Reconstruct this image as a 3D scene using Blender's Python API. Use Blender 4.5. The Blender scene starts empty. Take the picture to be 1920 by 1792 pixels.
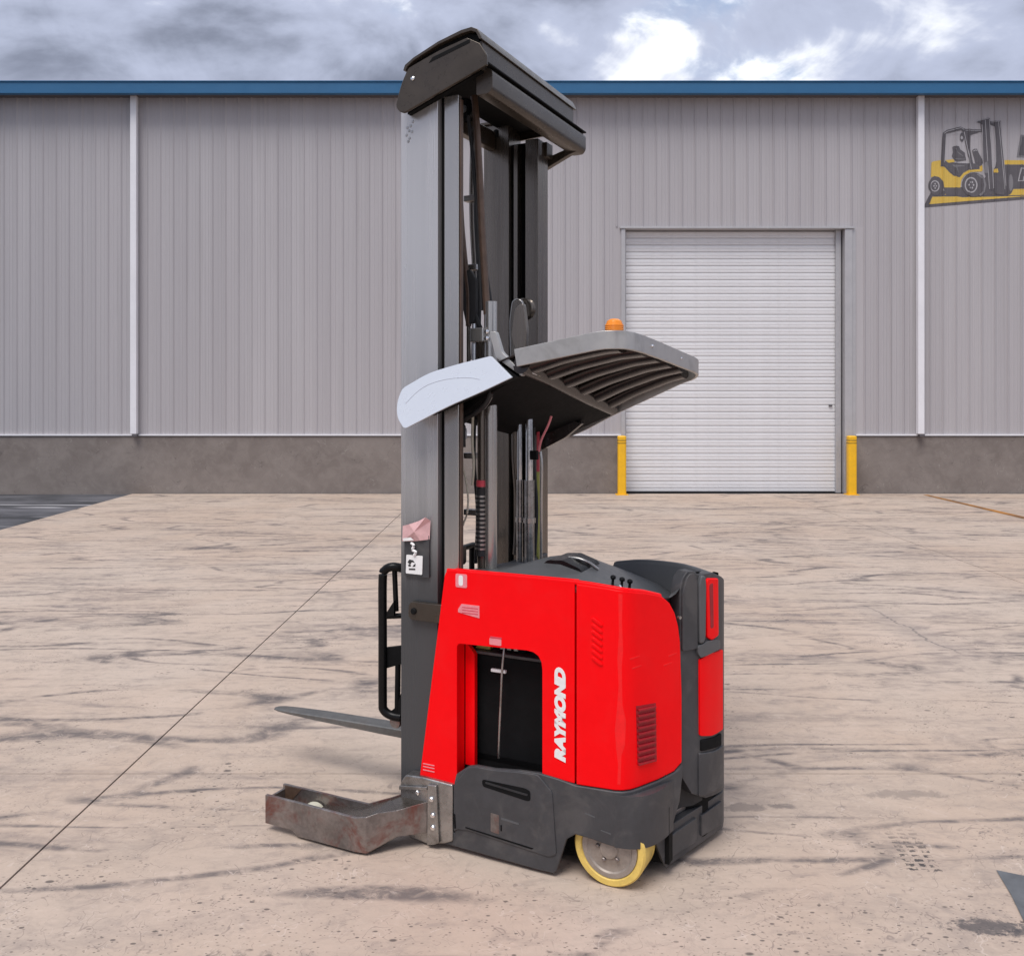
import bpy, bmesh, math, random
from mathutils import Vector, Matrix
random.seed(7)
scene = bpy.context.scene
COL = scene.collection
R = math.radians

# ------------------------------------------------------------------ camera
cd = bpy.data.cameras.new('camera')
cam = bpy.data.objects.new('camera', cd); COL.objects.link(cam)
cam.location = (0, 0, 2.0); cam.rotation_euler = (R(90), 0, 0)
cd.sensor_width = 36.0; cd.lens = 31.5
cd.shift_x = -0.0099; cd.shift_y = -0.0760
cd.clip_end = 3000
scene.camera = cam
scene.cycles.max_bounces = 6; scene.cycles.diffuse_bounces = 3; scene.cycles.glossy_bounces = 3
scene.render.resolution_x = 1024; scene.render.resolution_y = 955

# ------------------------------------------------------------------ light
SUN_EL, SUN_AZ = 62.0, 206.0          # azimuth: clockwise from +Y; the sun stands behind the camera, to its left
sd = bpy.data.lights.new('sun', 'SUN'); sd.energy = 1.9; sd.angle = R(32); sd.color = (1.0, 0.965, 0.92)
sun = bpy.data.objects.new('sun', sd); COL.objects.link(sun)
sv = Vector((math.sin(R(SUN_AZ)) * math.cos(R(SUN_EL)), math.cos(R(SUN_AZ)) * math.cos(R(SUN_EL)), math.sin(R(SUN_EL))))
sun.rotation_euler = sv.to_track_quat('Z', 'Y').to_euler(); sun.location = sv * 50

vs = scene.view_settings
vs.view_transform = 'Standard'; vs.look = 'None'; vs.gamma = 1.0; vs.exposure = 0.55
vs.use_curve_mapping = False


class NT:
    """small helper that wires shader nodes"""
    def __init__(s, tree): s.t = tree; s.n = tree.nodes; s.l = tree.links
    def node(s, typ, **kw):
        n = s.n.new(typ)
        for k, v in kw.items(): setattr(n, k, v)
        return n
    def put(s, sock, v):
        if isinstance(v, bpy.types.NodeSocket): s.l.new(v, sock)
        else: sock.default_value = v
    def m(s, op, a, b=0.0, c=0.0, clamp=False):
        n = s.node('ShaderNodeMath', operation=op, use_clamp=clamp)
        s.put(n.inputs[0], a); s.put(n.inputs[1], b); s.put(n.inputs[2], c)
        return n.outputs[0]
    def mix(s, f, a, b, mode='MIX'):
        n = s.node('ShaderNodeMix', data_type='RGBA', blend_type=mode)
        s.put(n.inputs[0], f)
        for i, v in ((6, a), (7, b)):
            if not isinstance(v, bpy.types.NodeSocket) and len(v) == 3: v = (*v, 1)
            s.put(n.inputs[i], v)
        return n.outputs[2]
    def noise(s, vec, scale, detail=4, rough=.55, dist=0.0, w=None):
        n = s.node('ShaderNodeTexNoise')
        if w is not None: n.noise_dimensions = '4D'; n.inputs['W'].default_value = w
        s.put(n.inputs['Vector'], vec); n.inputs['Scale'].default_value = scale
        n.inputs['Detail'].default_value = detail; n.inputs['Roughness'].default_value = rough
        n.inputs['Distortion'].default_value = dist
        return n.outputs['Fac']
    def map(s, vec, loc=(0, 0, 0), rot=(0, 0, 0), sc=(1, 1, 1)):
        n = s.node('ShaderNodeMapping'); s.put(n.inputs[0], vec)
        n.inputs[1].default_value = loc; n.inputs[2].default_value = rot; n.inputs[3].default_value = sc
        return n.outputs[0]
    def step(s, v, a, b, lo=0.0, hi=1.0):          # smooth map a..b -> lo..hi
        n = s.node('ShaderNodeMapRange', interpolation_type='SMOOTHSTEP')
        s.put(n.inputs[0], v); n.inputs[1].default_value = a; n.inputs[2].default_value = b
        n.inputs[3].default_value = lo; n.inputs[4].default_value = hi
        return n.outputs[0]
    def xyz(s, vec):
        n = s.node('ShaderNodeSeparateXYZ'); s.put(n.inputs[0], vec); return n.outputs
    def vec(s, x, y, z):
        n = s.node('ShaderNodeCombineXYZ'); s.put(n.inputs[0], x); s.put(n.inputs[1], y); s.put(n.inputs[2], z)
        return n.outputs[0]
    def voro(s, vec, scale, feature='F1', rnd=1.0):
        n = s.node('ShaderNodeTexVoronoi', feature=feature); s.put(n.inputs['Vector'], vec)
        n.inputs['Scale'].default_value = scale; n.inputs['Randomness'].default_value = rnd
        return n.outputs
    def bump(s, h, strength=.3, dist=.01):
        n = s.node('ShaderNodeBump'); n.inputs['Strength'].default_value = strength
        n.inputs['Distance'].default_value = dist; s.put(n.inputs['Height'], h)
        return n.outputs[0]


# ------------------------------------------------------------------ sky
world = bpy.data.worlds.new('World'); scene.world = world; world.use_nodes = True
w = NT(world.node_tree); w.n.clear()
sky = w.node('ShaderNodeTexSky', sky_type='NISHITA'); sky.sun_disc = False
sky.sun_elevation = R(SUN_EL); sky.sun_rotation = R(SUN_AZ); sky.air_density = 1.0; sky.dust_density = 1.5
gen = w.node('ShaderNodeTexCoord').outputs['Generated']
x_, y_, z_ = w.xyz(gen)
cv = w.vec(x_, y_, w.m('MULTIPLY', z_, 1.7))
c1 = w.noise(w.map(cv, loc=(2.15, .7, .35)), 3.1, 8, .52, .45)
c2 = w.noise(w.map(cv, loc=(4.2, 1.7, 0)), 7.0, 7, .55, .5)
mix_ = w.m('ADD', w.m('MULTIPLY', c1, .68), w.m('MULTIPLY', c2, .32))
cover = w.step(mix_, .415, .49)                                # cloud cover with fairly crisp rims
shade = w.step(mix_, .47, .63)                                 # thick grey hearts
gapb = w.step(c2, .46, .60)                                    # gaps: veil of white or open blue
blue = w.mix(.55, sky.outputs[0], (3.6, 4.4, 6.0))
thin = w.mix(gapb, (7.6, 7.8, 8.3), blue)
thick = w.mix(shade, (3.7, 4.05, 5.2), (1.50, 1.68, 2.24))
cl = w.mix(cover, thin, thick)
bg = w.node('ShaderNodeBackground'); w.put(bg.inputs[0], cl); bg.inputs[1].default_value = 0.10
wo = w.node('ShaderNodeOutputWorld'); w.l.new(bg.outputs[0], wo.inputs[0])


# ------------------------------------------------------------------ materials
MATS = {}


def newmat(name):
    m = bpy.data.materials.new(name); m.use_nodes = True
    t = NT(m.node_tree); bs = m.node_tree.nodes['Principled BSDF']
    MATS[name] = m
    return m, t, bs


def paint(name, col, rough=.45, metal=0.0, var=.12, scale=9.0, stretch=(1, 1, 1), coat=0.0, dirt=None, dirt_amt=.0, bump=.0, spec=.5):
    m, t, bs = newmat(name)
    oc = t.node('ShaderNodeTexCoord').outputs['Object']
    p = t.map(oc, sc=stretch)
    n1 = t.noise(p, scale, 5, .6); n2 = t.noise(p, scale * 6, 4, .6, .3)
    k = t.m('ADD', t.m('MULTIPLY', n1, .65), t.m('MULTIPLY', n2, .35))
    lo = tuple(c * (1 - var) for c in col); hi = tuple(min(1, c * (1 + var)) for c in col)
    c = t.mix(t.step(k, .3, .7), lo, hi)
    if dirt:
        dm = t.m('MULTIPLY', t.step(t.noise(p if stretch[0] != 1 else oc, 5.5, 6, .66, .6), .48, .66), dirt_amt)
        c = t.mix(dm, c, dirt)
    t.put(bs.inputs['Base Color'], c)
    t.put(bs.inputs['Roughness'], t.step(n2, .25, .75, max(.04, rough - .045), min(1, rough + .045)))
    bs.inputs['Metallic'].default_value = metal
    bs.inputs['Specular IOR Level'].default_value = spec
    if coat: bs.inputs['Coat Weight'].default_value = coat; bs.inputs['Coat Roughness'].default_value = .12
    if bump: t.put(bs.inputs['Normal'], t.bump(n2, bump, .004))
    return m


paint('red', (.96, .0005, .004), .36, var=.03, scale=4, dirt=(.85, .03, .03), dirt_amt=.10, spec=.16)
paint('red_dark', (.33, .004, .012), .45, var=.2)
paint('charcoal', (.046, .046, .050), .48, var=.16, scale=7, dirt=(.12, .11, .105), dirt_amt=.35, bump=.05)
paint('cowl_grey', (.090, .092, .097), .42, var=.08, scale=6)
paint('black', (.007, .007, .0075), .7, var=.3, spec=.12)
paint('black_gloss', (.006, .006, .0065), .3, var=.3, spec=.2)
paint('rubber', (.02, .02, .022), .65, var=.3)
paint('mast_steel', (.44, .42, .40), .24, .8, var=.03, scale=2, stretch=(5, 5, .12))
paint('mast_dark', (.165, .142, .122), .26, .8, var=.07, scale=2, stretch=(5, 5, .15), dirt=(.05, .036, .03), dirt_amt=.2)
paint('cap_paint', (.070, .057, .046), .30, .5, var=.16, scale=4, dirt=(.06, .05, .045), dirt_amt=.35)
paint('chrome', (.78, .78, .79), .12, 1.0, var=.05)
paint('zinc', (.36, .35, .34), .30, .85, var=.2, scale=10, dirt=(.10, .085, .075), dirt_amt=.5)
paint('worn_steel', (.25, .225, .215), .32, .75, var=.3, scale=9, dirt=(.21, .075, .06), dirt_amt=.85, bump=.1)
paint('fork_steel', (.17, .17, .165), .46, .6, var=.2, scale=8, dirt=(.16, .12, .10), dirt_amt=.4)
paint('silver_paint', (.60, .64, .71), .30, .15, var=.012, scale=3, coat=.15)
paint('guard_paint', (.47, .455, .435), .34, .6, var=.07, scale=3, dirt=(.16, .14, .12), dirt_amt=.25)
paint('slat_paint', (.030, .023, .021), .24, .3, var=.2, scale=6)
paint('brown_hose', (.095, .058, .040), .42, .2, var=.25, scale=14)
paint('white', (.82, .81, .80), .5, var=.04)
paint('print_black', (.025, .025, .025), .6, var=.2)
paint('pink_paper', (.66, .40, .40), .6, var=.12, scale=25)
paint('sticker_pink', (.80, .25, .28), .5, var=.1, scale=40)
paint('red_wear_highlight', (.93, .016, .018), .45, var=.08, scale=20, spec=.2)  # lighter red for scuffs and for the highlight painted along the crease
paint('sticker_red', (.60, .06, .09), .5, var=.1, scale=40)
paint('olive', (.40, .40, .09), .5, var=.2)
paint('amber', (.86, .27, .02), .25, var=.06)
paint('tyre_yellow', (.74, .52, .13), .5, var=.12, scale=16, dirt=(.30, .21, .09), dirt_amt=.7, bump=.15)
paint('wheel_hub', (.34, .29, .25), .5, .25, var=.18, scale=14, dirt=(.16, .12, .10), dirt_amt=.4)
paint('cream', (.62, .60, .48), .5, var=.1)
paint('fascia_blue', (.020, .118, .255), .42, .0, var=.05, scale=.6)
paint('white_trim', (.76, .75, .78), .42, var=.04, scale=2)
paint('galv', (.44, .43, .44), .42, .25, var=.06, scale=2)
paint('door_slat', (.72, .71, .72), .40, .12, var=.05, scale=.9, stretch=(1, 1, 6), dirt=(.50, .485, .48), dirt_amt=.18)
paint('door_edge', (.30, .295, .31), .5, .1, var=.05)
paint('bollard_yellow', (.84, .46, .008), .42, var=.06, scale=6, dirt=(.35, .22, .05), dirt_amt=.12)
paint('roof_metal', (.36, .36, .38), .45, .2, var=.05)
paint('mural_dark', (.105, .096, .105), .6, var=.10, scale=5)
paint('mural_mid', (.20, .19, .20), .6, var=.06, scale=5)
paint('mural_light', (.40, .385, .40), .6, var=.06, scale=5)
paint('mural_yellow', (.62, .42, .08), .6, var=.05, scale=5)
paint('patch_grey', (.115, .12, .128), .55, var=.3, scale=3, bump=.2)


def rail_mat():
    # charcoal paint below; its fade to bright steel is sheen put into the colour
    m, t, bs = newmat('rail_steel')
    oc = t.node('ShaderNodeTexCoord').outputs['Object']; x, y, z = t.xyz(oc)
    n = t.noise(t.map(oc, sc=(9, 9, .2)), 2.0, 4, .6)
    k = t.step(t.m('ADD', z, t.m('MULTIPLY', t.m('SUBTRACT', n, .5), .25)), 1.75, 1.10)
    c = t.mix(t.step(n, .3, .7), (.52, .505, .495), (.56, .545, .54))
    c = t.mix(k, c, (.060, .062, .066))
    t.put(bs.inputs['Base Color'], c)
    t.put(bs.inputs['Metallic'], t.m('MULTIPLY_ADD', k, -.5, .62)); t.put(bs.inputs['Roughness'], t.step(n, .3, .7, .20, .30))
rail_mat()


def cladding_mat():
    m, t, bs = newmat('cladding')
    pos = t.node('ShaderNodeNewGeometry').outputs['Position']
    x, y, z = t.xyz(pos)
    n1 = t.noise(t.map(pos, sc=(1.4, 1, .12)), 1.1, 5, .6); n2 = t.noise(t.map(pos, sc=(30, 1, .25)), 1.0, 3, .6)
    c = t.mix(t.step(n1, .3, .72), (.415, .390, .402), (.450, .426, .438))
    c = t.mix(t.m('MULTIPLY', t.step(n2, .4, .75), .35), c, (.37, .35, .36))
    rn = t.node('ShaderNodeObjectInfo').outputs['Random']
    c = t.mix(t.m('MULTIPLY', rn, .30), c, (.33, .312, .328))
    c = t.mix(t.m('MULTIPLY', t.step(t.noise(t.map(pos, sc=(7, 1, .10)), 1.0, 4, .65), .58, .72), .22), c, (.24, .225, .22))
    t.put(bs.inputs['Base Color'], c); bs.inputs['Roughness'].default_value = .5
    h = t.m('SINE', t.m('MULTIPLY', x, 150.0))
    t.put(bs.inputs['Normal'], t.bump(h, .10, .002))
cladding_mat()


def plinth_mat():
    m, t, bs = newmat('plinth_concrete')
    pos = t.node('ShaderNodeNewGeometry').outputs['Position']
    n1 = t.noise(pos, .9, 6, .6, .4); n2 = t.noise(pos, 4.5, 6, .62, .6); n3 = t.noise(pos, 22, 4, .6)
    c = t.mix(t.step(n1, .3, .7), (.165, .138, .125), (.225, .194, .177))
    c = t.mix(t.m('MULTIPLY', t.step(n2, .40, .68), .35), c, (.275, .240, .218))
    rd = t.m('ABSOLUTE', t.m('SUBTRACT', t.noise(pos, 3.3, 2.5, .5, 1.1), .5))
    rd2 = t.m('ABSOLUTE', t.m('SUBTRACT', t.noise(t.map(pos, loc=(7, 3, 2)), 4.2, 2, .5, 1.4), .5))
    patch = t.step(t.noise(t.map(pos, loc=(3, 9, 4)), 2.2, 2), .48, .6)
    patch2 = t.step(t.noise(t.map(pos, loc=(13, 2, 8)), 2.6, 2), .5, .62)
    c = t.mix(t.m('MULTIPLY', t.m('MULTIPLY', t.step(rd, .010, .0), patch), .6), c, (.085, .072, .065))
    c = t.mix(t.m('MULTIPLY', t.m('MULTIPLY', t.step(rd2, .009, .0), patch2), .55), c, (.36, .335, .31))
    t.put(bs.inputs['Base Color'], c); bs.inputs['Roughness'].default_value = .8
    t.put(bs.inputs['Normal'], t.bump(t.m('ADD', n2, t.m('MULTIPLY', n3, .3)), .25, .01))
plinth_mat()


def slab_mat():
    m, t, bs = newmat('slab_concrete')
    pos = t.node('ShaderNodeNewGeometry').outputs['Position']
    x, y, z = t.xyz(pos)
    big = t.noise(pos, .35, 3, .6, .3); mid = t.noise(pos, 1.6, 5, .64, .4); fine = t.noise(pos, 38, 3, .65)
    c = t.mix(t.step(big, .33, .68), (.490, .375, .295), (.525, .428, .355))
    c = t.mix(t.m('MULTIPLY', t.step(mid, .42, .72), .5), c, (.405, .330, .272))
    # worn paler and pinker patches
    c = t.mix(t.m('MULTIPLY', t.step(t.noise(t.map(pos, loc=(5, 8, 0)), .8, 5, .6), .52, .7), .45), c, (.59, .465, .380))
    # mottled scuffing at hand scale
    gr = t.noise(t.map(pos, sc=(1, 1.4, 1)), 7.5, 6, .74, .6)
    c = t.mix(t.m('MULTIPLY', t.step(gr, .50, .68), .42), c, (.30, .245, .215))
    c = t.mix(t.m('MULTIPLY', t.step(gr, .46, .30), .30), c, (.62, .505, .425))
    # rubber smears: long fractal streaks laid in several directions, broken by the scuffing
    yfar = t.step(y, 3.0, 7.5, .30, 1.0)
    torn = t.step(gr, .34, .60, .35, 1.0)
    for rot, sc, lo, hi, amt, off in ((10, (.60, 1.5, 1), .52, .70, .54, 0), (-38, (.45, 2.1, 1), .52, .68, .62, 11), (43, (.45, 2.1, 1), .52, .68, .60, 23), (-24, (1.2, 6.0, 1), .54, .67, .45, 37), (27, (1.4, 7.0, 1), .54, .68, .42, 51)):
        n = t.noise(t.map(pos, loc=(off, off * .7, 0), rot=(0, 0, R(rot)), sc=sc), 1.0, 6, .72, .7)
        c = t.mix(t.m('MULTIPLY', t.m('MULTIPLY', t.m('MULTIPLY', t.step(n, lo, hi), amt), yfar), torn), c, (.150, .128, .128))
    # thin curved tyre lines
    for rot, sc, off, wd, amt in ((4, (.13, .62, 1), 3, .0042, .9), (-14, (.13, .5, 1), 17, .0038, .85), (27, (.15, .55, 1), 29, .0038, .85), (-30, (.16, .5, 1), 44, .0034, .75)):
        q = t.map(pos, loc=(off, off * 1.3, 0), rot=(0, 0, R(rot)), sc=sc)
        rd = t.m('ABSOLUTE', t.m('SUBTRACT', t.noise(q, 1.0, 2, .45, .3), .5))
        brk = t.step(t.noise(t.map(pos, loc=(off, 2, 0), sc=(.6, 1.8, 1)), 1.6, 5, .7), .42, .56)
        c = t.mix(t.m('MULTIPLY', t.m('MULTIPLY', t.m('MULTIPLY', t.step(rd, wd * 2.2, wd * .3), brk), amt), torn), c, (.115, .10, .10))
    # near field: hair-like scratches, pale and dark, in patches
    near = t.step(y, 7.5, 3.6)
    for k, (scl, off, col, wd, amt) in enumerate(((8.5, 1, (.66, .56, .49), .009, .42), (6.8, 9, (.20, .16, .145), .009, .60), (12.0, 15, (.22, .175, .155), .012, .55))):
        rd = t.m('ABSOLUTE', t.m('SUBTRACT', t.noise(t.map(pos, loc=(off, off, 0)), scl, 1.5, .5, .9), .5))
        pm = t.step(t.noise(t.map(pos, loc=(off * 2, 1, 0)), scl * .9, 2), .49, .58)
        c = t.mix(t.m('MULTIPLY', t.m('MULTIPLY', t.m('MULTIPLY', t.step(rd, wd, wd * .2), pm), near), amt), c, col)
    # grit specks, thickest in drifts towards the camera
    drift = t.m('ADD', t.noise(t.map(pos, loc=(3, 4, 0)), 1.7, 4, .6), t.step(y, 4.6, 2.6, 0.0, .10))
    for scl, off, rad, amt, thr in ((9, 0, .20, .85, .62), (21, 5, .24, .8, .50), (44, 8, .28, .65, .45)):
        v = t.voro(t.map(pos, loc=(off, 0, 0), rot=(0, 0, R(25)), sc=(1, 1.7, 1)), scl)
        cr = t.xyz(v['Color'])
        keep = t.m('MULTIPLY', t.m('GREATER_THAN', cr[0], thr), t.step(drift, .50, .60))
        dist = t.m('ADD', v['Distance'], t.m('MULTIPLY', cr[1], .16))
        c = t.mix(t.m('MULTIPLY', t.m('MULTIPLY', t.step(dist, rad * 1.2, rad * .8), keep), amt), c, (.085, .070, .066))
    # ragged crack on the right
    wob = t.m('MULTIPLY', t.m('SUBTRACT', t.noise(t.vec(0, y, 0), 2.2, 5, .7), .5), .34)
    dx = t.m('ABSOLUTE', t.m('SUBTRACT', t.m('SUBTRACT', x, t.m('MULTIPLY', t.m('SUBTRACT', y, 8.0), -.06)), t.m('ADD', wob, 3.38)))
    ym = t.m('MULTIPLY', t.step(y, 6.9, 7.3), t.step(y, 9.0, 8.2))
    c = t.mix(t.m('MULTIPLY', t.m('MULTIPLY', t.step(dx, .016, .005), ym), .6), c, (.10, .09, .09))
    c = t.mix(t.m('MULTIPLY', t.m('MULTIPLY', t.step(dx, .30, .02), ym), .25), c, (.20, .18, .18))
    # oil spots with ragged outlines
    rag = t.m('MULTIPLY', t.m('SUBTRACT', t.noise(pos, 13, 6, .76, .5), .5), 3.4)
    for cx, cy, rx, ry, amt in ((1.78, 3.41, .16, .055, .85), (1.93, 3.36, .12, .05, .8), (1.10, 4.40, .11, .05, .45), (1.27, 4.42, .06, .03, .5), (1.95, 4.55, .22, .05, .35), (.28, 3.08, .30, .16, .28), (-.95, 3.10, .30, .14, .35), (-.2, 2.95, .35, .15, .30)):
        ex = t.m('DIVIDE', t.m('SUBTRACT', x, cx), rx); ey = t.m('DIVIDE', t.m('SUBTRACT', y, cy), ry)
        d = t.m('ADD', t.m('SQRT', t.m('ADD', t.m('MULTIPLY', ex, ex), t.m('MULTIPLY', ey, ey))), rag)
        c = t.mix(t.m('MULTIPLY', t.step(d, 1.15, .6), amt), c, (.075, .07, .075))
    # printed tread mark
    wv = t.m('MULTIPLY', t.m('SUBTRACT', t.noise(pos, 17, 3, .6), .5), .045)
    tx = t.m('SUBTRACT', t.m('SUBTRACT', t.m('ADD', x, wv), 1.735), t.m('MULTIPLY', t.m('SUBTRACT', y, 4.05), .10)); ty = t.m('SUBTRACT', t.m('ADD', y, wv), 3.79)
    colm = t.m('GREATER_THAN', t.m('FRACT', t.m('MULTIPLY', t.m('ADD', tx, .075), 20.0)), .32)
    rowm = t.m('GREATER_THAN', t.m('FRACT', t.m('ADD', t.m('MULTIPLY', ty, 25.0), t.m('MULTIPLY', tx, 3.0))), .46)
    inb = t.m('MULTIPLY', t.m('MULTIPLY', t.m('LESS_THAN', t.m('ABSOLUTE', tx), .075), t.step(ty, 0.0, .03)), t.step(ty, .52, .10))
    wear = t.step(t.noise(pos, 34, 4, .65), .40, .54)
    c = t.mix(t.m('MULTIPLY', t.m('MULTIPLY', t.m('MULTIPLY', colm, rowm), t.m('MULTIPLY', inb, wear)), .95), c, (.06, .055, .056))
    # fine sand grain
    c = t.mix(t.m('MULTIPLY', t.step(fine, .35, .7), .22), c, t.mix(.5, c, (.30, .255, .225)))
    t.put(bs.inputs['Base Color'], c)
    t.put(bs.inputs['Roughness'], t.step(mid, .3, .7, .70, .88)); bs.inputs['Specular IOR Level'].default_value = .25
    t.put(bs.inputs['Normal'], t.bump(t.m('ADD', t.m('MULTIPLY', gr, .6), t.m('MULTIPLY', fine, .35)), .25, .012))
slab_mat()


def asphalt_mat():
    m, t, bs = newmat('asphalt')
    pos = t.node('ShaderNodeNewGeometry').outputs['Position']
    n1 = t.noise(t.map(pos, sc=(.5, 1.2, 1)), .9, 6, .62, .4); n2 = t.noise(pos, 30, 4, .6)
    c = t.mix(t.step(n1, .35, .66), (.030, .031, .036), (.125, .124, .138))
    st = t.noise(t.map(pos, rot=(0, 0, R(8)), sc=(.22, 2.6, 1)), 1.3, 3, .5, .3)
    c = t.mix(t.m('MULTIPLY', t.step(st, .635, .67), .7), c, (.42, .41, .43))
    t.put(bs.inputs['Base Color'], c); bs.inputs['Roughness'].default_value = .75
    t.put(bs.inputs['Normal'], t.bump(n2, .3, .01))
asphalt_mat()


def line_mat():
    m, t, bs = newmat('worn_line')
    pos = t.node('ShaderNodeNewGeometry').outputs['Position']
    n = t.noise(t.map(pos, sc=(3, .8, 1)), 1.6, 6, .65)
    c = t.mix(t.step(n, .40, .60), (.42, .17, .022), (.17, .08, .028))
    t.put(bs.inputs['Base Color'], c); bs.inputs['Roughness'].default_value = .7
line_mat()


# ------------------------------------------------------------------ mesh helpers
def finish(name, me, mat, parent=None, bevel=0.0, seg=2, smooth=True, angle=32):
    me.materials.append(MATS[mat])
    if smooth:
        me.polygons.foreach_set('use_smooth', [True] * len(me.polygons))
        me.set_sharp_from_angle(angle=R(angle))
    o = bpy.data.objects.new(name, me); COL.objects.link(o)
    if parent is not None: o.parent = parent
    if bevel:
        b = o.modifiers.new('bevel', 'BEVEL'); b.width = bevel; b.segments = seg; b.limit_method = 'ANGLE'; b.angle_limit = R(40)
        b.harden_normals = True
    return o


def from_bm(name, bm, mat, parent=None, **kw):
    bmesh.ops.recalc_face_normals(bm, faces=bm.faces[:])
    me = bpy.data.meshes.new(name); bm.to_mesh(me); bm.free()
    return finish(name, me, mat, parent, **kw)


def b_box(bm, x0, x1, y0, y1, z0, z1):
    v = [bm.verts.new(p) for p in ((x0, y0, z0), (x1, y0, z0), (x1, y1, z0), (x0, y1, z0), (x0, y0, z1), (x1, y0, z1), (x1, y1, z1), (x0, y1, z1))]
    for f in ((0, 3, 2, 1), (4, 5, 6, 7), (0, 1, 5, 4), (1, 2, 6, 5), (2, 3, 7, 6), (3, 0, 4, 7)): bm.faces.new([v[i] for i in f])


def box(name, x0, x1, y0, y1, z0, z1, mat, parent=None, **kw):
    bm = bmesh.new(); b_box(bm, x0, x1, y0, y1, z0, z1)
    return from_bm(name, bm, mat, parent, **kw)


def b_prism(bm, pts, f0, f1):
    """closed outline given as 2D points; f0/f1 map a 2D point to its front and back 3D place"""
    a = [bm.verts.new(f0(p)) for p in pts]; b = [bm.verts.new(f1(p)) for p in pts]
    bm.faces.new(a); bm.faces.new(b[::-1]); n = len(pts)
    for i in range(n): bm.faces.new((a[i], b[i], b[(i + 1) % n], a[(i + 1) % n]))


def side(name, pts, t0, t1, mat, parent=None, **kw):        # outline in (s, z), thickness along t
    bm = bmesh.new(); b_prism(bm, pts, lambda p: (p[0], t0, p[1]), lambda p: (p[0], t1, p[1]))
    return from_bm(name, bm, mat, parent, **kw)


def plan(name, pts, z0, z1, mat, parent=None, **kw):        # outline in (s, t), thickness along z
    bm = bmesh.new(); b_prism(bm, pts, lambda p: (p[0], p[1], z0), lambda p: (p[0], p[1], z1))
    return from_bm(name, bm, mat, parent, **kw)


def smooth_path(pts, sub=5):
    pts = [Vector(p) for p in pts]; out = []
    for i in range(len(pts) - 1):
        p0 = pts[max(i - 1, 0)]; p1 = pts[i]; p2 = pts[i + 1]; p3 = pts[min(i + 2, len(pts) - 1)]
        for k in range(sub):
            u = k / sub
            out.append(.5 * ((2 * p1) + (p2 - p0) * u + (2 * p0 - 5 * p1 + 4 * p2 - p3) * u * u + (3 * p1 - p0 - 3 * p2 + p3) * u ** 3))
    out.append(pts[-1]); return out


def b_sweep(bm, path, prof, up=Vector((0, 0, 1)), closed_ends=True):
    """sweep a closed profile [(a,b)] along a path; a runs sideways, b along 'up'"""
    rings = []; n = len(path)
    for i, p in enumerate(path):
        d = (path[min(i + 1, n - 1)] - path[max(i - 1, 0)]).normalized()
        u = up
        if abs(d.dot(u)) > .97: u = Vector((1, 0, 0))
        sx = d.cross(u).normalized(); uz = sx.cross(d).normalized()
        rings.append([bm.verts.new(p + sx * a + uz * b) for a, b in prof])
    k = len(prof)
    for r0, r1 in zip(rings, rings[1:]):
        for j in range(k): bm.faces.new((r0[j], r0[(j + 1) % k], r1[(j + 1) % k], r1[j]))
    if closed_ends: bm.faces.new(rings[0][::-1]); bm.faces.new(rings[-1])


def circ(r, n=10, ry=None): return [(r * math.cos(2 * math.pi * i / n), (ry or r) * math.sin(2 * math.pi * i / n)) for i in range(n)]


def tube(name, pts, r, mat, parent=None, n=10, sub=5, curve=True, ry=None, **kw):
    bm = bmesh.new(); b_sweep(bm, smooth_path(pts, sub) if curve else [Vector(p) for p in pts], circ(r, n, ry))
    return from_bm(name, bm, mat, parent, angle=50, **kw)


def band(name, pts, th, h, mat, parent=None, sub=6, curve=True, **kw):
    bm = bmesh.new(); b_sweep(bm, smooth_path(pts, sub) if curve else [Vector(p) for p in pts], [(-th / 2, -h / 2), (th / 2, -h / 2), (th / 2, h / 2), (-th / 2, h / 2)])
    return from_bm(name, bm, mat, parent, **kw)


def b_lathe(bm, prof, n=32, axis='t', c=(0, 0, 0)):
    """prof: (radius, along axis)"""
    rings = []
    for r, a in prof:
        ring = []
        for i in range(n):
            q = 2 * math.pi * i / n; u, v = r * math.cos(q), r * math.sin(q)
            ring.append(bm.verts.new((c[0] + u, c[1] + a, c[2] + v) if axis == 't' else (c[0] + u, c[1] + v, c[2] + a) if axis == 'z' else (c[0] + a, c[1] + u, c[2] + v)))
        rings.append(ring)
    for r0, r1 in zip(rings, rings[1:]):
        for j in range(n): bm.faces.new((r0[j], r0[(j + 1) % n], r1[(j + 1) % n], r1[j]))
    bm.faces.new(rings[0]); bm.faces.new(rings[-1][::-1])


def lathe(name, prof, c, mat, parent=None, n=32, axis='t', **kw):
    bm = bmesh.new(); b_lathe(bm, prof, n, axis, c)
    return from_bm(name, bm, mat, parent, **kw)


def dup(o, parent=None, loc=None):
    c = o.copy(); COL.objects.link(c)
    if parent is not None: c.parent = parent
    if loc is not None: c.location = loc
    return c


def thing(name, label, cat, loc=(0, 0, 0), rz=0.0, group=None):
    o = bpy.data.objects.new(name, None); COL.objects.link(o); o.empty_display_size = .2
    o.location = loc; o.rotation_euler = (0, 0, rz); o['label'] = label; o['category'] = cat
    if group: o['group'] = group
    return o


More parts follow.
